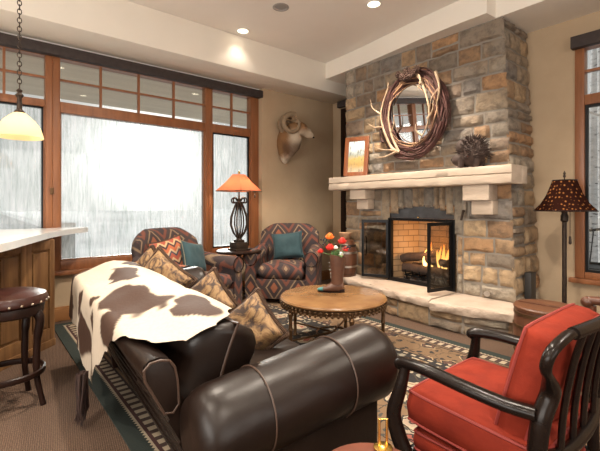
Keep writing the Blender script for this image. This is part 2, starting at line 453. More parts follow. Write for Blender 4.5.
def picture():
    t = NT('framed_print'); co = t.coord(); sp = t.n('ShaderNodeSeparateXYZ'); t.l(co, sp.inputs[0])
    z = t.math('ADD', sp.outputs[2], t.math('MULTIPLY', t.math('SUBTRACT', t.noise(co, 18, 4), .5), .12))
    c = t.ramp(t.math('ADD', t.math('MULTIPLY', z, 1.95), .0), [(0, (.46,.42,.36)), (.30, (.36,.24,.09)), (.46, (.44,.33,.12)), (.56, (.30,.33,.30)), (.70, (.55,.60,.62)), (1, (.72,.78,.82))])
    tree = t.math('GREATER_THAN', t.noise(t.mapping(co, (26, 1, 5)), 1.6, 4), .585)
    t.pbsdf(t.mix(t.math('MULTIPLY', tree, .7), c, (.12,.13,.10)), .2); return t.m
M['print'] = picture()

# ------------------------------------------------------------------ room shell
XW, YW = -4.80, 4.61          # window wall, fireplace wall
XR, YF = 3.2, -3.6
CZ = 3.32
struct(MB().box(XW-.2, XR+.2, YF-.2, YW+.2, -.12, 0).build('floor', M['carpet'], smooth=False))
struct(MB().box(XW-.2, XR+.2, YF-.2, YW+.2, CZ, CZ+.15).build('ceiling', M['ceiling'], smooth=False))
w = MB()
w.box(XW-.2, XW, YF, -.2, 0, CZ); w.box(XW-.2, XW, -.2, 3.18, 0, .50); w.box(XW-.2, XW, -.2, 3.18, 2.84, CZ)
w.box(XW-.2, XW+.10, 3.18, YW, 0, CZ, bevel=.02)
struct(w.build('wall_left', M['plaster']))
w = MB()
w.box(XW-.2, -4.50, YW, YW+.2, 0, CZ); w.box(-4.50, -1.27, YW, YW+.2, 0, CZ)
w.box(-1.27, -.05, YW, YW+.2, 0, .47); w.box(-1.27, -.05, YW, YW+.2, 2.84, CZ); w.box(-.05, XR, YW, YW+.2, 0, CZ)
struct(w.build('wall_back', M['plaster'], smooth=False))
w = MB()   # wall behind the camera with a wide opening added to let in fill light
w.box(XW, -2.4, YF-.2, YF, 0, CZ); w.box(-2.4, 1.6, YF-.2, YF, 0, .6); w.box(-2.4, 1.6, YF-.2, YF, 2.8, CZ); w.box(1.6, XR, YF-.2, YF, 0, CZ)
struct(w.build('wall_front', M['plaster'], smooth=False))
w = MB()  # side wall, its opening likewise added for extra light
w.box(XR, XR+.2, YF, -1.8, 0, CZ); w.box(XR, XR+.2, -1.8, 2.6, 0, .6); w.box(XR, XR+.2, -1.8, 2.6, 2.8, CZ); w.box(XR, XR+.2, 2.6, YW, 0, CZ)
struct(w.build('wall_right', M['plaster'], smooth=False))
# dropped soffit over the windows, bowed soffit over the fireplace
struct(MB().box(XW, -4.23, YF, YW, 2.90, CZ-.002, bevel=.012).build('trim_1', M['soffit']))
poly = [(-4.23, YW), (-4.23, 3.99), (-3.87, 3.98), (-3.4, 3.945), (-2.9, 3.89), (-2.5, 3.845), (-2.1, 3.82), (-1.78, 3.82), (-1.77, 3.99), (XR, 4.0), (XR, YW)]
struct(MB().prism(poly, 3.08, CZ-.004).build('trim_2', M['soffit'], ang=25))
# pale plaster strip between shade boxes and soffit
struct(MB().box(XW, XW+.03, -2.0, 3.18, 2.872, 2.90).build('trim_3', M['ceiling'], smooth=False))

def baseboard(name, x0, x1, y0, y1):
    b = MB().box(x0, x1, y0, y1, 0, .13, bevel=.006)
    if x1-x0 < y1-y0: b.box(x0, x1-.008, y0, y1, .13, .15, bevel=.004)
    else: b.box(x0, x1, y0+.008, y1, .13, .15, bevel=.004)
    return struct(b.build(name, M['base_wood']))
baseboard('baseboard_left', XW, XW+.022, YF, 3.18)
baseboard('baseboard_left_far', XW+.10, XW+.122, 3.16, YW)
baseboard('baseboard_back', XW+.122, -4.50, YW-.022, YW)
baseboard('baseboard_right', -1.55, XR, YW-.022, YW)

# ---- windows -------------------------------------------------------
def window_left(name, y0, y1, fl, fr, munt, low_top, glassmat, dark=False):
    """unit in the window wall; y0..y1 the glass, fl/fr the wood left and right"""
    xo, xi = XW-.10, XW+.015
    f = MB()
    f.box(xo, xi, y0-fl, y0, .53, 2.80, bevel=.008); f.box(xo, xi, y1, y1+fr, .53, 2.80, bevel=.008)
    f.box(xo, xi-.004, y0, y1, .53, .63, bevel=.008); f.box(xo, xi-.004, y0, y1, low_top, 2.308, bevel=.008); f.box(xo, xi-.004, y0, y1, 2.76, 2.80)
    s = 1 if not dark else 1
    f.box(xo+.02, xi-.03, y0, y0+.014, .63, low_top); f.box(xo+.02, xi-.03, y1-.014, y1, .63, low_top); f.box(xo+.02, xi-.03, y0, y1, .63, .644)
    o = struct(f.build(name, M['window_wood'], ang=30))
    m = MB()
    for y in munt: m.box(XW-.045, XW-.005, y-.011, y+.011, 2.308, 2.76)
    m.box(XW-.047, XW-.004, y0, y1, 2.529, 2.551)
    m.build('muntin', M['window_wood'], o, smooth=False)
    MB().box(XW-.032, XW-.026, y0, y1, .63, low_top).build('pane', glassmat, o, smooth=False)
    MB().box(XW-.032, XW-.026, y0, y1, 2.308, 2.76).build('pane', M['glass'], o, smooth=False)
    if dark:
        g = MB(); t = .014
        g.box(XW-.05, XW-.012, y0+t, y0+t+.014, .644, low_top); g.box(XW-.05, XW-.012, y1-t-.014, y1-t, .644, low_top)
        g.box(XW-.05, XW-.012, y0+t, y1-t, low_top-.016, low_top); g.box(XW-.05, XW-.012, y0+t, y1-t, .644, .66)
        g.build('sash_gasket', M['black_metal'], o, smooth=False)
    return o
w1 = window_left('window_1', -.11, .558, .09, .067, [.22], 2.232, M['frost'], True)
window_left('window_2', .692, 2.345, .067, .051, [1.087, 1.499, 1.925], 2.195, M['frost'])
window_left('window_3', 2.447, 3.044, .051, .136, [2.75], 2.195, M['frost'], True)
MB().box(XW+.015, XW+.032, .60, .63, 1.33, 1.40, bevel=.004).build('latch', M['bronze'], w1)
struct(MB().box(XW-.02, XW+.065, -.26, 3.175, .485, .53, bevel=.008).build('trim_4', M['window_wood']))

f = MB()
yo, yi = YW-.015, YW+.10
f.box(-1.27, -1.19, yo, yi, .50, 2.80, bevel=.008); f.box(-.13, -.05, yo, yi, .50, 2.80, bevel=.008)
f.box(-1.19, -.13, yo+.004, yi, .50, .563, bevel=.008); f.box(-1.19, -.13, yo+.004, yi, 2.20, 2.30, bevel=.008); f.box(-1.19, -.13, yo+.004, yi, 2.76, 2.80)
o = struct(f.build('window_4', M['window_wood'], ang=30))
MB().box(-.73, -.71, YW+.005, YW+.045, 2.30, 2.76).box(-1.19, -.13, YW+.004, YW+.046, 2.52, 2.545).build('muntin', M['window_wood'], o, smooth=False)
MB().box(-1.19, -.13, YW+.027, YW+.033, .563, 2.20).build('pane', M['glass'], o, smooth=False)
MB().box(-1.19, -.13, YW+.027, YW+.033, 2.30, 2.76).build('pane', M['glass'], o, smooth=False)
g = MB()
g.box(-1.19, -1.165, YW+.012, YW+.05, .563, 2.20); g.box(-.155, -.13, YW+.012, YW+.05, .563, 2.20); g.box(-1.165, -.155, YW+.012, YW+.05, 2.175, 2.20); g.box(-1.165, -.155, YW+.012, YW+.05, .563, .588)
g.build('sash_gasket', M['black_metal'], o, smooth=False)
struct(MB().box(-1.31, -.01, YW-.07, YW+.02, .455, .50, bevel=.008).build('trim_5', M['window_wood']))
# windows added, unseen, to brighten the room with the daylight they let in
for nm, bx in (('added_window_front', (-2.4, 1.6)),):
    f = MB(); a, b = bx
    for x in (a, -.45, b-.08): f.box(x, x+.08, YF-.12, YF+.01, .6, 2.8)
    f.box(a, b, YF-.12, YF+.01, .6, .68); f.box(a, b, YF-.12, YF+.01, 2.72, 2.8)
    struct(f.build(nm, M['window_wood'], smooth=False))
f = MB()
for y in (-1.8, .35, 2.52): f.box(XR-.01, XR+.12, y, y+.08, .6, 2.8)
f.box(XR-.01, XR+.12, -1.8, 2.6, .6, .68); f.box(XR-.01, XR+.12, -1.8, 2.6, 2.72, 2.8)
struct(f.build('added_window_right', M['window_wood'], smooth=False))
# dark wood door casing squeezed between the corner and the chimney
d = MB(); d.box(-4.50, -4.40, YW-.03, YW-.001, 0, 2.78, bevel=.006); d.box(-4.40, -3.90, YW-.03, YW-.001, 2.66, 2.78, bevel=.006)
d = struct(d.build('door_1', M['dark_wood']))
MB().box(-4.40, -3.90, YW-.016, YW-.002, 0, 2.66).build('door_panel', M['dark_wood'], d, smooth=False)

def valance(label, *b):
    tag(MB().box(*b, bevel=.006).build('window_valance', M['valance']), label, 'blind', 'dark blind boxes above the windows')
valance('long dark brown blind box running above the three windows of the bright wall', XW+.018, XW+.10, -1.9, 3.21, 2.762, 2.866)
valance('short dark blind box above the window at the right edge', -1.285, -.03, YW-.095, YW-.018, 2.756, 2.872)
valance('dark blind box end peeking out beside the left edge of the stone chimney', -4.52, -3.92, YW-.095, YW-.032, 2.79, 2.885)

# ---- recessed lights ----------------------------------------------------------
def can(x, y, label, on=True, power=40, size=110):
    t = thing('recessed_light', label, 'light', (x, y, CZ), 0, 'round ceiling fixtures')
    MB().lathe([(.085, 0), (.088, -.006), (.068, -.009), (.062, -.002), (.062, 0)], seg=28).build('trim_ring', M['can'] if on else M['grey_grille'], t)
    MB().lathe([(.061, -.001), (.02, -.003)], seg=24).build('lens', M['lamp_on'] if on else M['grey_grille'], t)
    if on:
        ld = bpy.data.lights.new('spot', 'SPOT'); ld.energy = power; ld.color = (1, .88, .73); ld.spot_size = math.radians(size); ld.spot_blend = .7; ld.shadow_soft_size = .06
        lo = bpy.data.objects.new('spot', ld); COL.objects.link(lo); lo.location = (x, y, CZ-.03)
can(-4.09, 2.49, 'lit recessed light beside the white soffit above the windows', power=6)
can(-2.67, 3.21, 'lit recessed light in the ceiling in front of the chimney', power=270)
can(-3.34, 2.50, 'unlit grey ceiling fixture near the top edge of the photo', on=False)
for x, y, p in ((-1.2, 1.6, 150), (-2.7, 1.0, 190), (.6, 3.0, 120), (.8, .4, 150), (-1.2, -1.0, 150), (-3.2, -1.2, 90), (1.0, -2.0, 90)):  # unseen extra cans put in to brighten the room
    can(x, y, 'added recessed light, out of view in the ceiling above or behind the camera', power=p, size=140)

# ------------------------------------------------------------------ fireplace
FP = thing('stone_fireplace', 'tall fieldstone fireplace and chimney with sandstone mantel and raised hearth', 'fireplace', (-2.70, 4.0, 0))
YC = 3.99
def xr(z): return -1.575-.042*z           # battered right corner
ARX, ARW = -2.65, .47                     # opening
def arch(x):
    u = (x-ARX)/ARW
    return 1.05+.155*math.sqrt(max(0, 1-min(1, abs(u))**2)) if abs(u) < 1 else 1.05
core = MB()
core.box(-3.82, -3.14, YC+.02, YW-.002, 0, 3.08); core.box(-3.14, -2.19, YC+.02, YW-.002, 1.22, 3.08); core.box(-3.14, -2.19, YC+.02, YW-.002, 0, .27)
core.box(-2.19, -1.9, YC+.02, YW-.002, 0, 3.08)
core.rings([[(-1.9, YC+.02, z), (xr(z)-.02, YC+.02, z), (xr(z)-.02, YW-.002, z), (-1.9, YW-.002, z)] for z in (0, 3.08)])
core.build('mortar_core', M['mortar'], FP, smooth=False, world=True)
SC = [(0.418, 0.274, 0.157), (0.437, 0.252, 0.129), (0.267, 0.215, 0.164), (0.309, 0.258, 0.202), (0.228, 0.202, 0.177), (0.354, 0.277, 0.195), (0.468, 0.334, 0.201), (0.259, 0.192, 0.141), (0.346, 0.213, 0.121), (0.382, 0.325, 0.253)]
st = MB(); sl = st.bm.loops.layers.float_color.new('stone_col')
def stone(bm, lay, P, u0, u1, z0, z1, col, depth=.019, gap=.010, rg=R):
    """one rough block: P(u, z, h) places a face point pushed out by h"""
    if u1-u0 < .03 or z1-z0 < .03: return
    u0 += gap; u1 -= gap; z0 += gap; z1 -= gap
    nu = max(4, int((u1-u0)/.024)); nz = max(4, int((z1-z0)/.024))
    d = depth*rg.uniform(.5, 1.25); sk = rg.uniform(-.02, .02); sd = rg.random()*50
    tilt = (rg.uniform(-.25, .25), rg.uniform(-.25, .25))
    g = []
    for j in range(nz+1):
        row = []
        for i in range(nu+1):
            a, b = i/nu, j/nz
            ed = min(a, 1-a)*(u1-u0); ez = min(b, 1-b)*(z1-z0)
            e = min(ed, ez)
            h = d*min(1, (e/.016))**.5 if e > 0 else -.008
            if e > 0: h += d*(tilt[0]*(a-.5)+tilt[1]*(b-.5)) + noise.noise(Vector((a*3*(u1-u0)/.2+sd, b*3*(z1-z0)/.2, sd)))*.008 + noise.noise(Vector((a*11*(u1-u0)/.2+sd, b*11*(z1-z0)/.2, sd)))*.006
            wob = .011
            uu = u0+(u1-u0)*a + noise.noise(Vector((b*2+sd, a*9, 3.1)))*wob*(1 if 0 < a < 1 else 1)
            zz = z0+(z1-z0)*b + sk*(a-.5)*(1 if 0 < b < 1 else .4) + noise.noise(Vector((a*3+sd, b*9, 7.7)))*wob
            row.append(bm.verts.new(P(uu, zz, h)))
        g.append(row)
    for j in range(nz):
        for i in range(nu):
            f = bm.faces.new((g[j][i], g[j][i+1], g[j+1][i+1], g[j+1][i]))
            for lp in f.loops: lp[lay] = (*col, 1)
def pick(z, rg=R):
    if z < .85: c = rg.choice([SC[0], SC[1], SC[6], SC[6], SC[9], SC[2]])
    else: c = rg.choice(SC)
    k = rg.uniform(.85, 1.15); return tuple(min(1, v*k) for v in c)
def course(bm, lay, P, ua, ub, z0, z1, skip=None, lens=(.16, .42), rg=R):
    z = z0
    while z < z1-.03:
        h = min(rg.uniform(.11, .21), z1-z)
        if z1-(z+h) < .07: h = z1-z
        a, b = ua(z), ub(z)
        u = a
        while u < b-.01:
            wd = rg.uniform(*lens)
            if b-(u+wd) < .12: wd = b-u
            spans = [(u, u+wd)]
            if skip:
                s0, s1, sz0, sz1 = skip
                if z+h > sz0+.01 and z < sz1-.01:
                    spans = [(p, q) for p, q in ((u, min(u+wd, s0)), (max(u, s1), u+wd)) if q-p > .04]
            for p, q in spans:
                zt = z+h
                if skip and z < skip[3] < z+h and p < skip[1] and q > skip[0]: pass
                if q-p > .26 and h > .18 and rg.random() < .3:
                    m = z+h*rg.uniform(.4, .6); k = p+(q-p)*rg.uniform(.4, .6)
                    if rg.random() < .5: stone(bm, lay, P, p, q, z, m, pick(z, rg), rg=rg); stone(bm, lay, P, p, q, m, zt, pick(z, rg), rg=rg)
                    else:
                        stone(bm, lay, P, p, k, z, m, pick(z, rg), rg=rg); stone(bm, lay, P, p, k, m, zt, pick(z, rg), rg=rg); stone(bm, lay, P, k, q, z, zt, pick(z, rg), rg=rg)
                else: stone(bm, lay, P, p, q, z, zt, pick(z, rg), rg=rg)
            u += wd
        z += h
front = lambda u, z, h: (u, YC+.02-h-.012, z)
course(st.bm, sl, front, lambda z: -3.84, lambda z: xr(z)+.01, .27, 1.44, (-3.20, -2.12, 0, 1.44))
course(st.bm, sl, front, lambda z: -3.84, lambda z: xr(z)+.01, 1.44, 3.08)
right = lambda u, z, h: (xr(z)-.02+h+.012, u, z)
course(st.bm, sl, right, lambda z: YC+.0, lambda z: YW-.005, .0, 3.08, None, (.16, .36))
left = lambda u, z, h: (-3.82-h-.012, u, z)
course(st.bm, sl, left, lambda z: YC, lambda z: YW-.005, .0, 3.08, None, (.16, .36))
x = -3.20
while x < -2.13:                           # upright stones over the arch
    wd = R.uniform(.07, .13)
    if -2.12-(x+wd) < .06: wd = -2.12-x
    zb = min(arch(x), arch(x+wd)) if abs(x+wd/2-ARX) < ARW else .9
    stone(st.bm, sl, front, x, x+wd, zb-.005, 1.44, R.choice([(.30,.245,.18), (.26,.22,.17), (.32,.235,.155), (.235,.205,.17)]), .025, .004)
    x += wd
for xa, xb in ((-3.20, -3.13), (-2.18, -2.12)):
    z = .28
    while z < .9:
        stone(st.bm, sl, front, xa, xb, z, min(z+.2, .91), pick(z), .02, .004); z += .2
st.build('chimney_stones', M['stone'], FP, world=True, ang=50)

def rough_slab(name, poly, z0, z1, material, parent, amp=.012, sub=3):
    b = MB().prism(poly, z0, z1)
    bmesh.ops.subdivide_edges(b.bm, edges=[e for e in b.bm.edges if e.calc_length() > .03], cuts=sub, use_grid_fill=True)
    bmesh.ops.triangulate(b.bm, faces=[f for f in b.bm.faces if len(f.verts) > 4])
    return b.build(name, material, parent, world=True, ang=60)
def densify(pts, step):
    out = []
    for i, p in enumerate(pts[:-1]):
        q = pts[i+1]; n = max(1, int(math.dist(p, q)/step))
        out += [(p[0]+(q[0]-p[0])*k/n, p[1]+(q[1]-p[1])*k/n) for k in range(n)]
    return out+[pts[-1]]
def slab(name, fr, back, z0, z1, material, amp=.012, lab=None):
    """stone slab: a rough hewn front edge line fr and straight back"""
    b = MB(); fr = densify(fr, .035); n = len(fr)
    prof = [(0, 1), (0.0, 1), (.35, .97), (.85, .75), (1, .45), (.8, .12), (.5, 0)]
    rows = []
    for i, (x, y) in enumerate(fr):
        bx, by = back[0]+(back[2]-back[0])*i/(n-1), back[1]+(back[3]-back[1])*i/(n-1)
        col = [Vector((bx, by, z0)), Vector((bx, by, z1))]
        for k, (o_, zz) in enumerate(prof[1:]):
            px, py = x, y
            dx, dy = px-bx, py-by; L = math.hypot(dx, dy)
            off = -.03+o_*.03 + noise.noise(Vector((x*9, k*1.7, z0*5)))*amp*1.6*(1 if k else .3)
            col.append(Vector((px+dx/L*off, py+dy/L*off, z0+(z1-z0)*zz + (noise.noise(Vector((x*7, k*2.1, 4)))*amp*.5 if k else 0))))
        rows.append(col)
    b.rings(rows, cap=True)
    o = b.build(name, material, FP, world=True, ang=50)
    if lab: o['label'] = lab
    return o
fl = [(-3.98, 3.84), (-3.5, 3.68), (-3.0, 3.58), (-2.6, 3.50), (-2.2, 3.49)]
fr_ = [(-2.18, 3.455), (-1.85, 3.50), (-1.44, 3.63)]
slab('hearth_slab', fl, (-3.98, 4.01, -2.2, 4.01), .195, .28, M['hearth_stone'])
slab('hearth_slab', fr_, (-2.18, 4.01, -1.50, 4.01), .185, .275, M['hearth_stone'])
hb = MB(); hl = hb.bm.loops.layers.float_color.new('stone_col')
hp = densify([(-3.93, 3.90), (-3.5, 3.72), (-3.0, 3.62), (-2.6, 3.545), (-2.2, 3.53), (-1.85, 3.545), (-1.50, 3.66)], .02)
acc = [0]
for p, q in zip(hp, hp[1:]): acc.append(acc[-1]+math.dist(p, q))
def hpt(u, z, h):
    u = max(0, min(acc[-1]-1e-4, u)); i = max(k for k in range(len(acc)) if acc[k] <= u); i = min(i, len(hp)-2)
    t = (u-acc[i])/(acc[i+1]-acc[i]); a, b = hp[i], hp[i+1]
    dx, dy = b[0]-a[0], b[1]-a[1]; L = math.hypot(dx, dy)
    return (a[0]+dx*t+dy/L*(h-.01), a[1]+dy*t-dx/L*(h-.01), z)
u = 0
while u < acc[-1]-.02:
    wd = R.uniform(.22, .42)
    if acc[-1]-(u+wd) < .15: wd = acc[-1]-u
    if R.random() < .35:
        stone(hb.bm, hl, hpt, u, u+wd, -.01, .09, pick(.3), .02); stone(hb.bm, hl, hpt, u, u+wd, .09, .2, pick(.3), .02)
    else: stone(hb.bm, hl, hpt, u, u+wd, -.01, .2, pick(.3), .024)
    u += wd
stone(hb.bm, hl, lambda u, z, h: (-1.51+h, u, z), 3.66, 3.98, -.01, .2, SC[0], .02)
hb.build('hearth_base_stones', M['stone'], FP, world=True, ang=50)
hc = [(x, y+.02) for x, y in hp[::4]]+[(-1.52, 3.68), (-1.52, 4.0), (-3.9, 4.0)]
MB().prism(hc, 0, .198).build('hearth_core', M['mortar'], FP, smooth=False, world=True)
# mantel
mf = [(-3.93, 3.76), (-3.2, 3.755), (-2.4, 3.76), (-1.53, 3.765)]
def mantel():
    b = MB(); xs = [-3.93+(2.40)*i/70 for i in range(71)]; rows = []
    y0, y1, z0, z1 = 3.765, 4.0, 1.42, 1.595
    pr = [(y1, z0), (y0+.02, z0), (y0+.005, z0+.005), (y0, z0+.018), (y0+.004, z0+.085), (y0+.02, z0+.092), (y0+.004, z0+.10), (y0+.002, z1-.018), (y0+.006, z1-.004), (y0+.02, z1), (y1, z1)]
    for i, x in enumerate(xs):
        rows.append([Vector((x+(.012*noise.noise(Vector((k, 3, i))) if i in (0, 70) else 0), yy+(noise.noise(Vector((x*8, k*.9, 1)))*.005 if 0 < k < 10 else 0), zz+(noise.noise(Vector((x*5, k*.7, 9)))*.003 if 0 < k < 10 else 0))) for k, (yy, zz) in enumerate(pr)])
    b.rings(rows)
    b.box(-1.62, -1.525, 3.995, 4.12, 1.422, 1.593, bevel=.012)
    return b
mantel().build('mantel', M['mantel_stone'], FP, world=True, ang=50)
for x0, x1, z0, z1, y in ((-3.57, -3.30, 1.295, 1.42, 3.80), (-3.50, -3.31, 1.165, 1.295, 3.86), (-2.02, -1.75, 1.265, 1.42, 3.80), (-1.955, -1.74, 1.125, 1.265, 3.86)):
    MB().box(x0, x1, y, 3.99, z0, z1, bevel=.012).jitter(.004, 20).build('corbel', M['mantel_stone'], FP, world=True)
# firebox
fb = MB()
pl = [(-3.13, YC-.0), (-3.125, 4.03), (-2.97, 4.48), (-2.36, 4.48), (-2.20, 4.03), (-2.19, YC)]
fb.rings([[Vector((x, y, z)) for x, y in pl] for z in (.275, 1.26)], cap=False, wrap=False)
fb.build('firebox_brick', M['firebrick'], FP, smooth=False, world=True)
MB().prism([(-3.125, 4.0), (-2.97, 4.49), (-2.36, 4.49), (-2.20, 4.0)], .27, .286).build('firebox_floor', M['ember'], FP, smooth=False, world=True)
MB().prism([(-3.125, 4.02), (-2.97, 4.49), (-2.36, 4.49), (-2.20, 4.02)], 1.215, 1.225).build('firebox_throat', M['soot'], FP, smooth=False, world=True)
hd = [(ARX+ARW*math.cos(PI*k/24), arch(ARX+ARW*math.cos(PI*k/24))+.012) for k in range(25)]
b = MB().prism(hd, -.008, .008, T(0, 4.03, 0) @ RX(PI/2)); b.build('smoke_hood', M['soot'], FP, world=True, ang=30)
MB().ball((ARX-.02, 4.01, 1.075), .012).build('hood_knob', M['brass'], FP, world=True)

# glazed fire doors
FD = thing('fireplace_doors', 'black framed glass fire doors standing open in the stone fireplace', 'fire screen', (-2.68, 4.0, .28))
b = MB(); b.box(-3.09, -3.04, 3.985, 4.03, .285, 1.06); b.box(-2.25, -2.20, 3.985, 4.03, .285, 1.06); b.box(-3.04, -2.25, 3.985, 4.03, .285, .325); b.box(-3.04, -2.25, 3.985, 4.03, 1.03, 1.06)
b.build('frame', M['black_metal'], FD, smooth=False, world=True)
def fdoor(hx, hy, ang, wd, hs):
    m = T(hx, hy, 0) @ RZ(ang)
    b = MB(); t = .028
    b.box(0, t, -.012, .012, .31, 1.035, m); b.box(wd-t, wd, -.012, .012, .31, 1.035, m); b.box(t, wd-t, -.012, .012, .31, .345, m); b.box(t, wd-t, -.012, .012, 1.0, 1.035, m)
    o = b.build('door', M['black_metal'], FD, smooth=False, world=True)
    g = MB().box(t, wd-t, -.003, .003, .345, 1.0, m); 
    inv = T(*[-v for v in FD.location])
    g.xf(inv); g.build('pane', M['door_glass'], o, smooth=False)
    h = MB().tube([m @ V(wd-.05, .012*hs, .58), m @ V(wd-.05, .045*hs, .60), m @ V(wd-.05, .045*hs, .80), m @ V(wd-.05, .012*hs, .82)], .008, 8); h.xf(inv); h.build('handle', M['black_metal'], o)
fdoor(-3.075, 3.975, math.radians(206), .34, -1)
fdoor(-2.235, 3.98, math.radians(260), .36, -1)

# fire, logs, grate
GR = thing('fire_grate', 'black iron grate holding the burning logs in the firebox', 'grate', (-2.66, 4.25, .286))
b = MB()
for k in range(6):
    x = -2.92+.10*k; b.tube([(x, 4.10, .42), (x, 4.12, .36), (x, 4.38, .36)], .010, 6)
b.tube([(-2.95, 4.14, .35), (-2.39, 4.14, .35)], .010, 6); b.tube([(-2.95, 4.36, .35), (-2.39, 4.36, .35)], .010, 6)
b.build('bars', M['black_metal'], GR, world=True)
for x in (-2.92, -2.42):
    for y in (4.14, 4.36): MB().tube([(x, y, .35), (x, y, .287)], .010, 6).build('leg', M['black_metal'], GR, world=True)
def logm(p0, p1, r, label):
    p0, p1 = Vector(p0), Vector(p1); n = 14
    pts = [p0.lerp(p1, k/n)+noise.noise_vector(Vector((k*.4, r*90, 1)))*.018 for k in range(n+1)]
    o = MB().tube(pts, [r*(1+.16*noise.noise(Vector((k*.9, r*50, 2)))) for k in range(n+1)], 12).jitter(.008, 18).build('fire_log', M['log'])
    tag(o, label, 'log', 'logs in the fire')
logm((-2.98, 4.16, .435), (-2.36, 4.17, .425), .058, 'charred log lying lowest across the front of the grate')
logm((-2.95, 4.32, .435), (-2.40, 4.33, .43), .055, 'charred log lying low at the back of the fire')
logm((-3.02, 4.17, .545), (-2.62, 4.28, .63), .052, 'forked charred log crossing on top of the fire, raised at its right end')
logm((-2.72, 4.24, .56), (-2.40, 4.20, .535), .045, 'short charred log on top of the fire by the flames')
b = MB()
for k in range(10):
    x = R.uniform(-2.76, -2.42); y = R.uniform(4.16, 4.32); h = R.uniform(.16, .34); r = R.uniform(.016, .030); ph = R.random()*6
    pts = [(x+math.sin(ph+q*3)*.028*q, y+math.cos(ph+q*2)*.016, .46+h*q) for q in [i/9 for i in range(10)]]
    b.tube(pts, [r*(math.sin(PI*min(1, .16+.84*i/9))**.8)+.001 for i in range(10)], 8, flat=(1, .55))
tag(b.build('fire', M['flame']), 'orange flames rising between the logs in the firebox', 'fire', None, 'stuff')
b = MB()
for k in range(160):
    x = R.uniform(-2.98, -2.30); y = R.uniform(4.06, 4.42); b.ball((x, y, .292+R.random()*.02), R.uniform(.008, .02), (1, 1, .8), seg=6, rg=4)
tag(b.build('ember_bed', M['ember']), 'grey ash and ember pieces scattered under the grate', 'ash', None, 'stuff')

# ------------------------------------------------------------------ on the mantel
MZ = 1.597
# mirror in a wreath of antlers and twigs
WR = thing('wreath_mirror', 'oval mirror in a wreath of antlers, twigs and pine cones hung on the chimney', 'mirror', (-2.67, 3.93, 2.265))
MB().lathe([(.001, -.008), (.30, -.008), (.30, .008), (.001, .008)], seg=48, m=Matrix.Diagonal((1, 1.12, 1, 1))).xf(RX(PI/2+math.radians(5))).xf(T(0, -.035, 0)).build('mirror_glass', M['mirror'], WR, ang=30)
RG = random.Random(3)
def ring_pts(a0, a1, rx, rz, off, jit, n=26, dep=0):
    ph = RG.random()*9
    return [Vector((rx*math.sin(t)+noise.noise(Vector((t*1.3, ph, 0)))*jit, -.05+dep+noise.noise(Vector((t*1.6, ph, 5)))*.03, rz*math.cos(t)+noise.noise(Vector((t*1.3, ph, 9)))*jit)) for t in [a0+(a1-a0)*k/n for k in range(n+1)]]
b = MB()
for k in range(85):
    a = RG.random()*6.28; L = RG.uniform(1.0, 2.8); q = RG.uniform(.31, .455)
    p = ring_pts(a, a+L, q, q*1.13, 0, .05, 18, RG.uniform(-.03, .035)); r = RG.uniform(.006, .017)
    b.tube(p, [r*(1-.5*i/18) for i in range(19)], 6)
b.build('twig_ring', M['twig'], WR)
b = MB()
for k in range(13):
    a = RG.uniform(-.6, 6); L = RG.uniform(.7, 1.7); q = RG.uniform(.27, .37)
    p = ring_pts(a, a+L, q, q*1.15, 0, .05, 14, -.03); r = RG.uniform(.006, .011)
    b.tube(p, [r*(1-.6*i/14) for i in range(15)], 6)
b.build('pale_twigs', M['twig_pale'], WR)
def antler(beam, tines, r=.022):
    b = MB(); p = spline(beam, 8); n = len(p)
    b.tube(p, [r*(1-.7*i/n) for i in range(n)], 9)
    for t in tines:
        q = spline(t, 6); m = len(q); b.tube(q, [r*.75*(1-.85*i/m) for i in range(m)], 8)
    b.build('antler', M['antler'], WR)
antler([(-.14,-.10,-.43), (-.24,-.11,-.36), (-.33,-.12,-.18), (-.40,-.11,.02), (-.38,-.10,.18), (-.31,-.10,.34), (-.30,-.10,.44)],
       [[(-.20,-.11,-.40), (-.34,-.15,-.38), (-.48,-.16,-.33)], [(-.17,-.11,-.42), (-.30,-.16,-.47), (-.44,-.17,-.47)], [(-.36,-.12,-.10), (-.48,-.14,-.09), (-.58,-.15,-.02)], [(-.40,-.11,.06), (-.52,-.12,.16), (-.56,-.12,.28)]], .020)
antler([(.05,-.10,.48), (.14,-.11,.38), (.22,-.12,.20), (.27,-.12,.0), (.24,-.11,-.16), (.14,-.11,-.34)],
       [[(.12,-.11,.42), (.18,-.15,.34), (.15,-.16,.22)], [(.25,-.12,-.10), (.32,-.14,-.03), (.34,-.15,.08)], [(.18,-.11,-.28), (.12,-.14,-.22), (.12,-.15,-.14)]], .019)
antler([(-.15,-.09,-.42), (-.25,-.09,-.22), (-.30,-.09,.0), (-.28,-.08,.2)], [[(-.26,-.09,-.18), (-.20,-.12,-.10), (-.19,-.13,.02)]], .018)
antler([(.33,-.09,.40), (.38,-.1,.2), (.34,-.1,.02)], [[(.37,-.1,.2), (.30,-.12,.12), (.28,-.12,.02)]], .018)
for k in range(7):
    a = (-.30, -.16, 0.02, .17, .30, .08, -.08)[k]; q = (.43, .38, .42, .39, .43, .36, .36)[k]
    c = V(q*math.sin(a), -.12-.015*(k % 3), q*1.13*math.cos(a)); b = MB()
    mm = T(*c) @ RX(RG.uniform(-1, 1)) @ RY(RG.uniform(-1.5, 1.5))
    b.ball((0,0,0), .026, (1,1,1.3), seg=10, rg=7)
    for i in range(34):
        z = -.032+.064*(i/34); t = i*2.4; rr = .03*math.sqrt(max(.05, 1-(z/.040)**2))
        b.box(-.007, .007, -.004, .004, 0, .016, T(rr*math.cos(t), rr*math.sin(t), z) @ RZ(t) @ RY(.9))
    b.xf(mm); b.build('pine_cone', M['pine_cone'], WR, smooth=False)

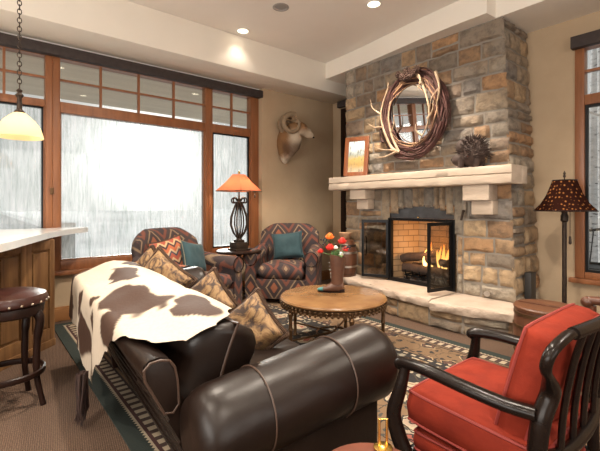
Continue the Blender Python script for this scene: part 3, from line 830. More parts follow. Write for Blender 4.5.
# framed print leaning on the chimney
PF = thing('framed_picture', 'wood framed landscape print leaning on the left end of the mantel', 'picture', (-3.50, 3.835, MZ), rot=(math.radians(-9), 0, math.radians(22)))
w_, h_ = .33, .53; t_ = .055
b = MB(); b.box(-w_/2, -w_/2+t_, -.014, .016, 0, h_, bevel=.004); b.box(w_/2-t_, w_/2, -.014, .016, 0, h_, bevel=.004); b.box(-w_/2+t_, w_/2-t_, -.014, .016, 0, t_, bevel=.004); b.box(-w_/2+t_, w_/2-t_, -.014, .016, h_-t_, h_, bevel=.004)
b.build('frame', M['frame_wood'], PF, ang=30)
MB().box(-w_/2+t_, w_/2-t_, -.004, .004, t_, h_-t_).build('print', M['print'], PF, smooth=False)
MB().box(-w_/2+.01, w_/2-.01, .016, .03, .01, h_-.01).build('backing', M['dark_wood'], PF, smooth=False)

# twig porcupine
PC = thing('porcupine_sculpture', 'dark bristly twig porcupine figure on the right end of the mantel', 'sculpture', (-1.96, 3.86, MZ))
PC.scale = (1.14, 1.1, 1.14)
b = MB().ball((.02, 0, .13), .115, (1.0, .75, 1.1)).ball((-.10, -.02, .075), .06, (1.1, .8, .9)).ball((-.05, -.01, .19), .08, (1, .8, .9))
for x, y in ((-.06,-.05), (-.06,.04), (.08,-.05), (.08,.05)): b.tube([(x, y, .07), (x-.01, y, .0)], [.03, .026], 8)
b.build('body', M['sculpt'], PC)
b = MB(); rq = random.Random(5)
for k in range(420):
    th = rq.uniform(0, 6.28); cz = rq.uniform(-.35, 1); sxy = math.sqrt(1-cz*cz)
    n = V(sxy*math.cos(th), sxy*math.sin(th)*.75, cz)
    if n.x < -.35 and cz < .0: continue
    p = V(.015, 0, .13)+V(n.x*.115, n.y*.115, n.z*.135)
    dr = (n+V(rq.uniform(-.6,.9), rq.uniform(-.5,.5), rq.uniform(-.7,.3)))*rq.uniform(.022, .042)
    b.tube([p-n*.02, p+dr*.6, p+dr], [.0045, .0035, .001], 5)
b.build('quills', M['sculpt'], PC)
MB().ball((-.155, -.025, .08), .018).build('snout', M['black_metal'], PC)

# ram's head trophy
RH = thing('ram_head_trophy', 'mounted bighorn ram head with curled horns on the plaster wall', 'trophy', (-4.699, 3.60, 2.20))
path = spline([(0, -.06, -.10), (.10, -.05, -.08), (.17, -.03, .0), (.22, .0, .09), (.26, .045, .13), (.295, .10, .115), (.325, .18, .065), (.34, .235, .03)], 5)
rx = [(0, .10), (.2, .118), (.42, .10), (.55, .09), (.68, .088), (.8, .066), (.92, .048), (1, .030)]
rz = [(0, .24), (.2, .21), (.42, .15), (.55, .115), (.68, .098), (.8, .07), (.92, .052), (1, .032)]
b = MB(); rr = []; n = len(path)
for i, p in enumerate(path):
    t = (path[min(i+1, n-1)]-path[max(i-1, 0)]).normalized(); k = i/(n-1)
    sd = t.cross(V(0,0,1)).normalized(); up = sd.cross(t)
    rr.append([p+sd*math.cos(2*PI*j/20)*interp(rx, k)+up*math.sin(2*PI*j/20)*interp(rz, k) for j in range(20)])
b.rings(rr)
b.ball((.06, -.05, -.24), .10, (.55, .85, 1.25))
bmesh.ops.recalc_face_normals(b.bm, faces=b.bm.faces)
b.jitter(.008, 22)
for v in b.bm.verts: v.co.x = max(v.co.x, .001)
o = b.build('head_and_neck', M['ram_hair'], RH)
ca = o.data.color_attributes.new('coat', 'FLOAT_COLOR', 'POINT')
for i, v in enumerate(o.data.vertices):
    c = v.co; base = Vector((.27,.145,.065))
    base = base.lerp(Vector((.66,.56,.44)), smoothstep(.10, .2, c.y)*.95)
    base = base.lerp(Vector((.60,.50,.38)), smoothstep(.21, .28, c.x)*smoothstep(.16, .02, c.z)*.9)
    base = base.lerp(Vector((.09,.045,.025)), smoothstep(.10, .16, c.x)*smoothstep(-.02, -.14, c.z)*.8)
    base = base.lerp(Vector((.62,.52,.40)), smoothstep(-.24, -.31, c.z))
    ca.data[i].color = (*base, 1)
for s in (-1, 1):
    b = MB(); pts = []; rad = []
    for k in range(40):
        t = k/39; a = math.radians(70)+t*math.radians(390)*1.0
        r = .145*(1-.45*t); cx = .25; cz = .175
        # curl in the plane across the head's length
        fwd = V(.30, .95, 0).normalized(); out = V(.95, -.30, 0)*s
        pts.append(V(.235, .0, .16)+fwd*(-.075+math.cos(a)*r)+V(0,0,1)*(math.sin(a)*r-.0+.02)+out*(.055+.075*t))
        rad.append(.048*(1-.72*t)*(1+.06*math.sin(k*2.6)))
    b.tube(pts, rad, 10); b.build('horn', M['horn'], RH)
    e = MB().ball((0,0,0), .035, (.35, 1.5, .6), RZ(-.6*s) ).xf(T(.25+.09*s, -.0-.03*s, .215)); e.build('ear', M['horn'], RH)
    MB().ball((.295+.066*s, .10-.02*s, .160), .012).build('eye', M['black_metal'], RH)
MB().ball((.345, .262, .018), .018, (1, .7, .7)).build('nose', M['black_metal'], RH)

# small things on the stone
ke = MB().tube([(-2.095, 3.925, 1.06), (-2.075, 3.925, 1.145)], .012, 8).ball((-2.07, 3.925, 1.155), .016)
tag(ke.build('damper_key', M['iron']), 'small dark iron damper knob on the stones right of the arch', 'handle')
tag(MB().box(-1.585, -1.525, 4.20, 4.33, .27, .55, bevel=.004).build('wall_grille', M['plate']), 'black rectangular vent low on the right side of the chimney', 'vent')
b = MB().lathe([(.001,.0), (.028,0), (.028,.008), (.001,.008)], seg=16).xf(RX(PI/2)).xf(T(-1.83, 3.935, .335)); b.box(-1.86, -1.80, 3.925, 3.935, .33, .34)
tag(b.build('gas_key_plate', M['silver']), 'small silver gas key plate on stone just above the hearth', 'valve plate')

# keg on the hearth
KG = thing('painted_keg', 'small banded red wooden keg on the hearth left of the fire doors', 'keg', (-3.66, 3.81, .281))
pr = [(.125, 0), (.15, .08), (.16, .2), (.155, .32), (.135, .42), (.125, .43)]
MB().lathe(pr, seg=28).build('staves', M['cask'], KG)
for z, r in ((.03, .137), (.12, .158), (.30, .160), (.39, .146)):
    MB().lathe([(r-.01, z), (r, z+.002), (r, z+.026), (r-.01, z+.028)], seg=28, cap=False).build('hoop', M['silver'] if z in (.12, .30) else M['iron'], KG)
MB().lathe([(.001, .43), (.12, .43), (.115, .47), (.05, .485), (.001, .486)], seg=24).build('lid', M['cask_top'], KG)
bs = tag(MB().lathe([(.05, 0), (.075, .03), (.085, .08), (.08, .085), (.001, .04)], (-3.66, 3.81, .768), 20).build('basket', M['twig_pale']), 'small tan basket standing on the banded keg', 'basket')

# ------------------------------------------------------------------ rug
RCX, RCY, RHX, RHY = -2.40, 1.94, 2.25, 1.345
rg_ = MB().box(-RHX, RHX, -RHY, RHY, 0, .009).build('oriental_rug', rug_mat(RHX, RHY), smooth=False)
rg_.location = (RCX, RCY, .001)
tag(rg_, 'large black, tan and cream floral oriental rug under the seating', 'rug')
RUGZ = .0105

# ------------------------------------------------------------------ pillow maker
def pillow_bm(w, h, t, n=18, puff=.5, seed=0):
    b = MB(); rows = {}
    def pt(i, j, s):
        u, v = 2*i/n-1, 2*j/n-1
        k = max(0, (1-u**4)*(1-v**4))**puff
        pin = 1-.09*(1-(1-abs(u)**3)*(1-abs(v)**3))*0
        x = w/2*u*(1-.10*(1-v*v)*abs(u)**3*1.0+.0); z = h/2*v*(1-.10*(1-u*u)*abs(v)**3)
        y = s*t/2*k
        nn = noise.noise(Vector((u*1.7+seed, v*1.7, s*2+seed)))*.10*t*k + noise.noise(Vector((u*5+seed, v*5, s)))*.04*t*k
        return Vector((x, y+nn, z))
    ed = {}
    for s in (-1, 1):
        g = [[None]*(n+1) for _ in range(n+1)]
        for i in range(n+1):
            for j in range(n+1):
                e = i in (0, n) or j in (0, n)
                if e and (i, j) in ed: g[i][j] = ed[(i, j)]
                else:
                    g[i][j] = b.bm.verts.new(pt(i, j, s))
                    if e: ed[(i, j)] = g[i][j]
        for i in range(n):
            for j in range(n): b.bm.faces.new((g[i][j], g[i+1][j], g[i+1][j+1], g[i][j+1]))
    per = [pt(i, 0, 1) for i in range(n)]+[pt(n, j, 1) for j in range(n)]+[pt(n-i, n, 1) for i in range(n)]+[pt(0, n-j, 1) for j in range(n)]
    return b, per
def pillow(name, label, loc, rot, w, h, t, fab, trim, group=None, rad=.008, fringe=False, seed=0, puff=.5):
    th = thing(name, label, 'pillow', loc, 0, group, rot=rot)
    b, per = pillow_bm(w, h, t, seed=seed, puff=puff)
    b.build('cover', fab, th, ang=80)
    p = MB()
    if fringe:
        n = len(per); pts = []; rad_ = []
        for i in range(n*4):
            q = per[(i//4) % n].lerp(per[(i//4+1) % n], (i % 4)/4); pts.append(q); rad_.append(rad*(1+.35*(i % 2)))
        p.tube(pts, rad_, 7, closed=True)
    else: p.tube(per, rad, 7, closed=True)
    p.build('fringe' if fringe else 'piping', trim, th)
    return th

# ------------------------------------------------------------------ sofa
SRZ = math.radians(-3.8)
SO = thing('leather_sofa', 'dark brown leather rolled arm sofa in the foreground with its back to the bar', 'sofa', (-2.20, .50, RUGZ), SRZ)
XL, XN = -1.02, .86           # extent of the back along x
b = MB()
prof = [(.215, .10), (.186, .17), (.192, .175), (.150, .27), (.156, .275), (.110, .37), (.116, .375), (.072, .46), (.078, .465), (.034, .55), (.040, .555), (.018, .605), (-.006, .618), (-.014, .642), (-.010, .666), (.008, .682), (.04, .686), (.072, .678), (.088, .655), (.10, .58), (.23, .30), (.24, .10)]
rows = []
for i in range(25):
    x = XL+(XN-XL)*i/24; rows.append([Vector((x, y, z+.004*math.sin(x*9)*(1 if .6 < z else 0))) for y, z in prof])
b.rings(rows); b.build('back', M['leather'], SO, ang=60)
# end panel with cord on the near end of the back
b = MB(); ep = [(-.008, .625), (-.012, .66), (.008, .68), (.04, .684), (.072, .676), (.09, .65), (.10, .60), (.105, .52), (.085, .495), (.055, .50), (.025, .56)]
b.prism([(y, z) for y, z in ep], 0, .018, T(XN-.002, 0, 0) @ Matrix(((0,0,1,0),(1,0,0,0),(0,1,0,0),(0,0,0,1))), bevel=.006)
e_ = b.build('end_panel', M['leather'], SO)
MB().tube([(XN+.014, y, z) for y, z in ep], .005, 6, closed=True).build('end_panel_piping', M['leather_cord'], SO)
MB().box(-1.0, .90, .22, .96, .10, .29, bevel=.02).build('base', M['leather'], SO)
def arm(xc, s):
    b = MB(); rings = []; n = 26
    y0, y1 = .11, .985
    for i in range(n+1):
        k = i/n; y = y0+(y1-y0)*k
        r = .160*(1-.10*(1-k))*(1 if k < .93 else math.sqrt(max(.0, 1-((k-.93)/.075)**2)))
        if k < .05: r *= .80+.2*(k/.05)
        r = max(r, .02)
        zc = .455+.07*k
        rings.append([Vector((xc+math.cos(2*PI*j/28)*r*1.02*(1+.015*math.sin(k*23+j)), y+.0, zc+math.sin(2*PI*j/28)*r)) for j in range(28)])
    b.rings(rings)
    o = b.jitter(.003, 5).build('arm', M['leather'], SO, ang=70)
    p = MB()
    p.box(xc-.105, xc+.095, .23, .885, .10, .47, bevel=.02); p.build('arm_panel', M['leather'], SO)
    for yy in (.34, .70):
        k = (yy-y0)/(y1-y0); r = .1605*(1-.10*(1-k)); zc = .455+.07*k
        MB().tube([(xc+math.cos(2*PI*j/40)*r*1.035, yy, zc+math.sin(2*PI*j/40)*r*1.015) for j in range(-6, 27)], .0035, 6).build('seam', M['leather_cord'], SO)
arm(.985, 1); arm(-1.06, -1)
for k in range(3):
    x0 = -.97+k*.60
    b, per = pillow_bm(.60, .74, .20, seed=k*3.3, puff=.28); b.xf(T(x0+.30, .60, .365) @ RX(PI/2)); b.build('seat_cushion', M['leather'], SO, ang=80)
CUSH = []
for k in range(3):
    x0 = -.97+k*.60
    b, per = pillow_bm(.64, .44, .34, seed=10+k*2.7, puff=.30)
    m = T(x0+.32, .275, .545) @ RX(math.radians(-16)); b.xf(m); o = b.build('back_cushion', M['leather'], SO, ang=80)
    MB().tube([m @ p for p in per], .006, 6, closed=True).build('back_cushion_piping', M['leather_cord'], SO)
for x, y in ((-.96, .25), (.96, .27), (-.96, .92), (.96, .92)):
    MB().lathe([(.022, 0), (.030, .05), (.036, .10), (.03, .105)], (x, y, 0), 12).build('leg', M['dark_wood'], SO)
# cow hide over the back
HD = thing('cowhide_throw', 'brown and white cowhide draped over the back of the leather sofa', 'throw', (-2.20, .50, RUGZ), SRZ)
sec = spline([(.0, .54, .62), (0, .46, .725), (0, .35, .775), (0, .22, .775), (0, .11, .735), (0, .03, .71), (0, -.012, .69), (0, -.028, .63), (0, -.028, .52), (0, -.026, .38), (0, -.024, .22)], 10)
sl_ = [0]
for p, q in zip(sec, sec[1:]): sl_.append(sl_[-1]+(q-p).length)
def sec_at(s):
    s = max(0, min(sl_[-1]-1e-4, s)); i = max(k for k in range(len(sl_)) if sl_[k] <= s); t = (s-sl_[i])/(sl_[i+1]-sl_[i]); return sec[i].lerp(sec[i+1], t)
top_s = [(-1.06, .34), (-.9, .16), (-.7, .18), (-.45, .15), (-.2, .12), (.1, .12), (.35, .14), (.6, .16), (.78, .26), (.88, .36)]
bot_s = [(-1.06, .92), (-.95, .95), (-.72, .97), (-.5, 1.00), (-.40, 1.07), (-.24, 1.13), (-.12, 1.09), (.0, .98), (.14, .88), (.30, .77), (.45, .68), (.6, .62), (.75, .57), (.88, .48)]
NU, NV = 110, 80
b = MB(); g = []; info = []
for i in range(NU+1):
    x = -1.06+1.94*i/NU; s0, s1 = interp(top_s, x), interp(bot_s, x); row = []
    for j in range(NV+1):
        s = s0+(s1-s0)*j/NV; p = sec_at(s)
        hang = smoothstep(.66, .9, s)
        wv = noise.noise(Vector((x*4, s*3, 2)))*.012 + hang*.018*math.sin(x*11+1)
        q = Vector((x, p.y-(wv if s > .6 else 0)-.004, p.z+(wv if s <= .6 else 0)))
        v = b.bm.verts.new(q); row.append(v); info.append((x, s))
    g.append(row)
for i in range(NU):
    for j in range(NV): b.bm.faces.new((g[i][j], g[i+1][j], g[i+1][j+1], g[i][j+1]))
o = b.build('hide', M['hide'], HD, ang=90)
ca = o.data.color_attributes.new('coat', 'FLOAT_COLOR', 'POINT')
PATCH = [(-.50, .40, .24, .085), (.16, .50, .30, .14), (.58, .33, .20, .10), (-.85, .24, .12, .05), (-.55, .72, .10, .10), (-.38, .90, .13, .15), (-.62, .95, .10, .10), (.32, .68, .13, .08), (-.12, .80, .06, .12), (-.02, .94, .07, .05), (-1.05, .80, .06, .3), (-.2, .62, .05, .04)]
for i, (x, s) in enumerate(info):
    q = Vector((x*3.2, s*3.2, 0)); dx = noise.noise(q*1.3)*.10+noise.noise(q*4)*.035; dy = noise.noise(q*1.3+V(9,9,9))*.08+noise.noise(q*4+V(5,5,5))*.03
    m = min(((x+dx-a)/c)**2+((s+dy-bb)/d)**2 for a, bb, c, d in PATCH)
    f = smoothstep(1.12, .92, m)
    c = Vector((.54,.46,.365)).lerp(Vector((.055,.028,.018)), f)
    ca.data[i].color = (*c, 1)
b = MB(); rq = random.Random(11)
for k in range(46):
    a = rq.random()*6.28; r = rq.random()*.028
    x, y = -.22+math.cos(a)*r*1.3, -.060+math.sin(a)*r
    b.tube([(x, y, .29), (x+rq.uniform(-.012,.012), y-.004, .21), (x+rq.uniform(-.03,.03), y+rq.uniform(-.02,.01), .10), (x+rq.uniform(-.05,.05), y+rq.uniform(-.03,.012), .02)], [.0045, .005, .004, .001], 5)
b.build('tail', M['tail'], HD)

# pillows on the sofa
GP = 'gold damask pillows on the sofa'
def on_sofa(x, y, z): return Matrix.Rotation(SRZ, 3, 'Z') @ Vector((x, y, z)) + Vector(SO.location)
def sp(label, x, y, z, rot, w, h, seed):
    pillow('throw_pillow', label, on_sofa(x, y, z), rot, w, h, .15, M['gold'], M['fringe'], GP, .013, True, seed)
sp('gold damask pillow at the far end of the sofa, half hidden behind another', -.90, .46, .645, (math.radians(-22), math.radians(40), math.radians(18)), .36, .36, 1)
sp('gold damask pillow facing the bar at the far end of the sofa, beyond the cowhide', -.73, .50, .62, (math.radians(-22), math.radians(34), math.radians(30)), .40, .40, 2)
sp('gold damask pillow with brown fringe standing on its corner in mid sofa', -.17, .64, .575, (math.radians(-30), math.radians(42), math.radians(12)), .325, .325, 3)
sp('gold damask pillow with brown fringe nearest the leather back cushion and rolled arm', .35, .67, .535, (math.radians(-32), math.radians(40), math.radians(6)), .31, .31, 4)

# ------------------------------------------------------------------ kilim armchairs
def armchair(label, loc, rz):
    t = thing('kilim_armchair', label, 'armchair', loc, rz, 'kilim armchairs by the windows')
    K = M['kilim']          # local: faces -y
    MB().box(-.34, .34, -.40, .34, .06, .30, bevel=.02).build('base', K, t)
    b, per = pillow_bm(.60, .62, .20, puff=.22, seed=2); b.xf(T(0, -.12, .385) @ RX(PI/2)); b.build('seat_cushion', K, t, ang=80)
    b = MB(); n = 20; fr = []
    def outline(off):
        pts = []
        for k in range(29):
            a = -PI*.5+2*PI*k/28
        return pts
    # back: slab with rounded top corners, wrapped forward at the sides
    cols = []
    for i in range(23):
        u = -1+2*i/22; x = u*.40
        top = .955-.10*max(0, abs(u)-.55)**1.6/.45**1.6-.012*u*u
        yb = .36-.10*abs(u)**3
        ring = []
        pr = [(-.10, .30), (-.085, .55), (-.05, top-.10), (-.02, top-.03), (.03, top), (.085, top-.03), (.10, top-.10), (.06, .55), (.03, .08), (-.06, .08)]
        for dy, z in pr: ring.append(Vector((x, yb+dy-.0, z)))
        cols.append(ring)
    b.rings(cols); b.build('backrest', K, t, ang=60)
    for s in (-1, 1):
        b = MB(); rings = []
        for i in range(21):
            k = i/20; y = -.42+.70*k
            r = .088*(1 if k > .04 else .82)
            c = V(s*.375, y, .555+.05*k*k)
            prof = [V(c.x+math.cos(a)*r, y, c.z+math.sin(a)*r) for a in [math.radians(-40+260*j/14) for j in range(15)]]
            prof += [V(c.x-.065, y, .30), V(c.x-.06, y, .06), V(c.x+.06, y, .06), V(c.x+.065, y, .30)]
            rings.append(prof)
        b.rings(rings); b.build('arm', K, t, ang=60)
        MB().tube([(s*.375+math.cos(a)*.085, -.424, .555+math.sin(a)*.085) for a in [2*PI*j/24 for j in range(24)]], .006, 6, closed=True).build('arm_piping', M['dark_wood'], t)
    for x in (-.33, .33):
        for y in (-.36, .34): MB().lathe([(.02, 0), (.028, .07)], (x, y, 0), 10).build('leg', M['dark_wood'], t)
    return t
A1 = armchair('kilim armchair beside the window behind the far end of the sofa', (-4.03, 1.74, 0.0105), math.radians(110))
A2 = armchair('kilim armchair in the corner under the ram head, facing the camera', (-4.10, 3.16, 0.0105), math.radians(42))
def in_chair(A, x, y, z): return Matrix.Rotation(A.rotation_euler.z, 3, 'Z') @ Vector((x, y, z)) + Vector(A.location)
TP = 'teal velvet pillows on the armchairs'
pillow('throw_pillow', 'teal velvet pillow against the back of the corner armchair', in_chair(A2, .0, .10, .665), (math.radians(-14), math.radians(-7), A2.rotation_euler.z), .42, .36, .14, M['teal'], M['teal'], TP, .005, False, 6)
pillow('throw_pillow', 'teal velvet pillow with pale cord on the armchair by the window', in_chair(A1, .10, -.02, .64), (math.radians(-20), math.radians(12), A1.rotation_euler.z+.15), .36, .34, .13, M['teal'], M['teal_trim'], TP, .006, False, 7)
pillow('tapestry_pillow', 'striped red and brown tapestry pillow on the armchair by the window', in_chair(A1, -.11, .12, .665), (math.radians(-16), math.radians(-10), A1.rotation_euler.z-.1), .40, .38, .12, M['tapestry'], M['fringe'], None, .008, True, 8)

# ------------------------------------------------------------------ side table and lamp
STX, STY = -4.33, 2.58
ST = thing('pedestal_table', 'small round dark pedestal table between the two kilim armchairs', 'side table', (STX, STY, .0105))
MB().lathe([(.001, .610), (.27, .610), (.285, .622), (.285, .632), (.27, .64), (.001, .64)], seg=40).build('table_top', M['dark_wood'], ST)
MB().lathe([(.03, .10), (.05, .12), (.055, .17), (.03, .22), (.024, .30), (.034, .40), (.04, .44), (.026, .48), (.024, .55), (.05, .595), (.09, .61)], seg=20).build('pedestal', M['dark_wood'], ST)
for k in range(3):
    a = k*2.094+.6; c, s = math.cos(a), math.sin(a)
    MB().tube(spline([(c*.02, s*.02, .16), (c*.10, s*.10, .13), (c*.17, s*.17, .05), (c*.22, s*.22, .018)], 5), [.028]*6+[.024]*5+[.018]*5, 8).build('leg', M['dark_wood'], ST)
TL = thing('table_lamp', 'iron cage table lamp with a rust red shade on the pedestal table', 'lamp', (STX, STY, .6505))
MB().box(-.105, .105, -.105, .105, 0, .02, bevel=.004).box(-.085, .085, -.085, .085, .02, .10, bevel=.006).box(-.05, .05, -.05, .05, .10, .13, bevel=.004).build('base', M['iron'], TL)
b = MB().lathe([(.04, .13), (.03, .16), (.02, .165), (.0065, .17), (.0065, .60), (.022, .605), (.024, .64), (.012, .66), (.008, .74)], seg=14); b.build('stem', M['iron'], TL)
b = MB()
for k in range(8):
    a = k*PI/4; c, s = math.cos(a), math.sin(a)
    b.tube([(c*r, s*r, z) for r, z in [(.025, .155), (.075, .22), (.112, .32), (.105, .42), (.065, .53), (.03, .61)]], .010, 6)
b.build('cage', M['iron'], TL)
for k in range(4):
    a = k*PI/2+.4; c, s = math.cos(a), math.sin(a); pts = []
    for i in range(22):
        q = i/21*5.6; rr = .05*(1-.11*q); pts.append(((.085-math.cos(q+.0)*rr)*c, (.085-math.cos(q)*rr)*s, .62+math.sin(q)*rr))
    MB().tube(pts, .0095, 6).build('scroll', M['iron'], TL)
b = MB()
rw = []
for r, z in ((.265, .745), (.262, .752), (.15, .86), (.075, .955)):
    ring = []
    for j in range(24):
        a = 2*PI*j/24; sq = 1/max(abs(math.cos(a)), abs(math.sin(a))); ring.append(Vector((r*math.cos(a)*(.35+.65*sq)*.86, r*math.sin(a)*(.35+.65*sq)*.86, z)).xyz)
    rw.append([RZ(math.radians(20)) @ p for p in ring])
b.rings(rw, cap=False); b.build('lamp_shade', M['rust_shade'], TL, ang=30)
b = MB(); b.tube(rw[0], .006, 6, closed=True); b.build('shade_trim', M['fringe'], TL)
MB().lathe([(.006, .93), (.006, .965), (.014, .97), (.016, .985), (.006, 1.0), (.001, 1.005)], seg=12).build('finial', M['brass'], TL)
MB().ball((0, 0, .83), .03).build('bulb', M['lamp_on'], TL)
MB().tube([(.24, .08, .745), (.24, .08, .69)], .006, 6).ball((.24, .08, .68), .012, (1, 1, 1.8)).build('pull_tassel', M['fringe'], TL)

# ------------------------------------------------------------------ coffee table
CX, CY = -2.42, 2.37
CT = thing('coffee_table', 'round wood topped coffee table with ornate metal rim before the hearth', 'coffee table', (CX, CY, RUGZ))
MB().lathe([(.001, .405), (.42, .405), (.452, .413), (.455, .424), (.445, .436), (.42, .441), (.001, .442)], seg=64).build('table_top', M['table_top'], CT)
b = MB().lathe([(.425, .365), (.44, .367), (.44, .404), (.425, .404)], seg=64)
for k in range(64):
    a = 2*PI*k/64; b.ball((.447*math.cos(a), .447*math.sin(a), .395), .011, seg=8, rg=5); b.ball((.442*math.cos(a), .442*math.sin(a), .370), .012, (1, 1, 1.2), seg=8, rg=5)
b.build('rim', M['bronze'], CT)
for k in range(5):
    a = math.radians(47)+k*2*PI/5; c, s = math.cos(a), math.sin(a)
    b = MB().lathe([(.015, 0), (.024, .01), (.016, .03), (.015, .20), (.022, .21), (.015, .23), (.015, .30), (.024, .335), (.013, .355), (.022, .385), (.02, .40)], (c*.425, s*.425, 0), 12)
    b.build('leg', M['bronze'], CT)
b = MB()
for k in range(5):
    a = math.radians(47)+k*2*PI/5; b.tube([(.42*math.cos(a), .42*math.sin(a), .12), (0, 0, .12)], .008, 6)
b.tube([(.14*math.cos(2*PI*k/24), .14*math.sin(2*PI*k/24), .12) for k in range(24)], .008, 6, closed=True); b.build('stretcher', M['bronze'], CT)
# boot vase
TZ = RUGZ+.4425
bx, by = -2.46, 2.46
BV = thing('boot_vase', 'brown cowboy boot used as a vase on the coffee table', 'vase', (bx, by, TZ), math.radians(225))
def oval(cx, cy, cz, rx_, ry_, n=20, tilt=0):
    return [Vector((cx+rx_*math.cos(2*PI*j/n), cy+ry_*math.sin(2*PI*j/n), cz+tilt*math.cos(2*PI*j/n))) for j in range(n)]
b = MB(); b.rings([oval(-.0, 0, .07, .056, .046), oval(-.0, 0, .12, .053, .046), oval(-.005, 0, .18, .058, .05), oval(-.005, 0, .26, .066, .056), oval(-.005, 0, .325, .070, .058, tilt=.010), oval(-.005, 0, .325, .062, .05, tilt=.010), oval(-.005, 0, .25, .055, .045)])
b.build('shaft', M['boot'], BV)
b = MB(); cr = []
for x, z, ry, h in ((-.062, .050, .012, .03), (-.05, .052, .035, .052), (.0, .05, .042, .058), (.05, .042, .040, .048), (.09, .033, .038, .032), (.125, .026, .034, .022)):
    cr.append([Vector((x, math.cos(2*PI*j/18)*ry, z+math.sin(2*PI*j/18)*h*.9)) for j in range(18)])
b.rings(cr); b.build('foot', M['boot'], BV)
b = MB(); cr = []
for x, z, ry, h in ((.122, .026, .0345, .0225), (.145, .024, .028, .019), (.165, .022, .017, .014), (.175, .021, .006, .006)):
    cr.append([Vector((x, math.cos(2*PI*j/18)*ry, z+math.sin(2*PI*j/18)*h*.9)) for j in range(18)])
b.rings(cr); b.build('toe_cap', M['teal_toe'], BV)
MB().prism([(-.066, -.03), (-.02, -.034), (-.02, .034), (-.066, .03)], 0, .03, bevel=.003).build('heel', M['dark_wood'], BV)
so = MB(); so.prism([(-.03, -.034), (.06, -.042), (.13, -.036), (.172, -.008), (.172, .008), (.13, .036), (.06, .042), (-.03, .034)], .0, .008); so.build('sole', M['dark_wood'], BV)
for k in range(5): MB().ball((.054+.004*k, 0, .13+.032*k), .006, seg=8, rg=5).build('stud', M['silver'], BV)
# flowers, one by one
def bloom(kind, label, name, dx, dy, z, sz, material):
    z = z*1.25+.02; sz *= 1.12; dx *= 1.15; dy *= 1.15
    t = thing(name, label, 'flower', (bx, by, TZ+.31), 0, 'flowers in the boot vase')
    tip = V(dx, dy, z)
    MB().tube(spline([(dx*.15, dy*.15, -.05), (dx*.5, dy*.5, z*.5), tip], 5), .003, 6).build('stem', M['leaf'], t)
    b = MB()
    for ring, (cnt, rad, lift) in enumerate(((6, .75, .15), (5, .5, .45), (4, .25, .7))):
        for k in range(cnt):
            a = k*2*PI/cnt+ring*.5
            b.ball((0,0,0), sz*.52, (.30, .85, .9), T(*tip).to_3x3().to_4x4() @ RZ(a) @ RY(.55-ring*.2), seg=8, rg=6)
            bmesh.ops.translate(b.bm, verts=b.bm.verts[-8*7:], vec=tip+V(math.cos(a)*sz*rad, math.sin(a)*sz*rad, sz*lift))
    b.build('petals', material, t)
    MB().ball(tip+V(0, 0, sz*.45), sz*.28, seg=8, rg=6).build('flower_center', material if kind == 'rose' else M['petal_orange'], t)
bloom('rose', 'large orange flower at the upper left of the boot bouquet', 'orange_flower', -.045, -.035, .115, .036, M['petal_orange'])
bloom('rose', 'large red flower in the middle of the boot bouquet', 'red_flower', -.035, -.04, .04, .036, M['petal_red'])
bloom('rose', 'red flower at the top right of the boot bouquet', 'red_flower', .03, .025, .085, .034, M['petal_red'])
bloom('rose', 'small red flower hanging at the left of the boot bouquet', 'red_flower', -.095, -.085, .015, .024, M['petal_red'])
bloom('rose', 'small red flower low on the right of the boot bouquet', 'red_flower', .045, .05, .03, .027, M['petal_red'])
bloom('daisy', 'white flower low at the right front of the boot bouquet', 'white_flower', .04, -.0, .0, .022, M['petal_white'])
bloom('daisy', 'white flower between the red flowers of the boot bouquet', 'white_flower', .005, -.02, .045, .02, M['petal_white'])
def sprig(label, dx, dy, z):
    t = thing('berry_sprig', label, 'flower', (bx, by, TZ+.31), 0, 'flowers in the boot vase')
    MB().tube(spline([(dx*.15, dy*.15, -.05), (dx*.5, dy*.5, z*.55), (dx, dy, z)], 5), .0025, 6).build('stem', M['leaf'], t)
    b = MB(); rq = random.Random(int(z*1000))
    for k in range(13): b.ball((dx*(.7+.5*rq.random())+rq.uniform(-.02,.02), dy*(.7+.5*rq.random())+rq.uniform(-.02,.02), z*rq.uniform(.6, 1.08)), .008, seg=7, rg=5)
    b.build('berries', M['berry'], t)
sprig('dark berry sprig reaching out left of the orange flower in the boot', -.085, -.075, .15)
sprig('dark berry sprig at the right edge of the boot bouquet', .06, .065, .10)
t = thing('leafy_sprig', 'green leaves spilling over the rim of the boot', 'flower', (bx, by, TZ+.31), 0, 'flowers in the boot vase')
b = MB(); rq = random.Random(2)
for k in range(16):
    a = rq.random()*6.28; L = rq.uniform(.05, .085); p = V(math.cos(a)*.03, math.sin(a)*.03, .0)
    q = V(math.cos(a)*L, math.sin(a)*L, rq.uniform(.0, .06)); b.tube([p, p.lerp(q, .5)+V(0,0,.02), q], [.004, .014, .002], 6, flat=(1, .2))
b.build('leaves', M['leaf'], t)

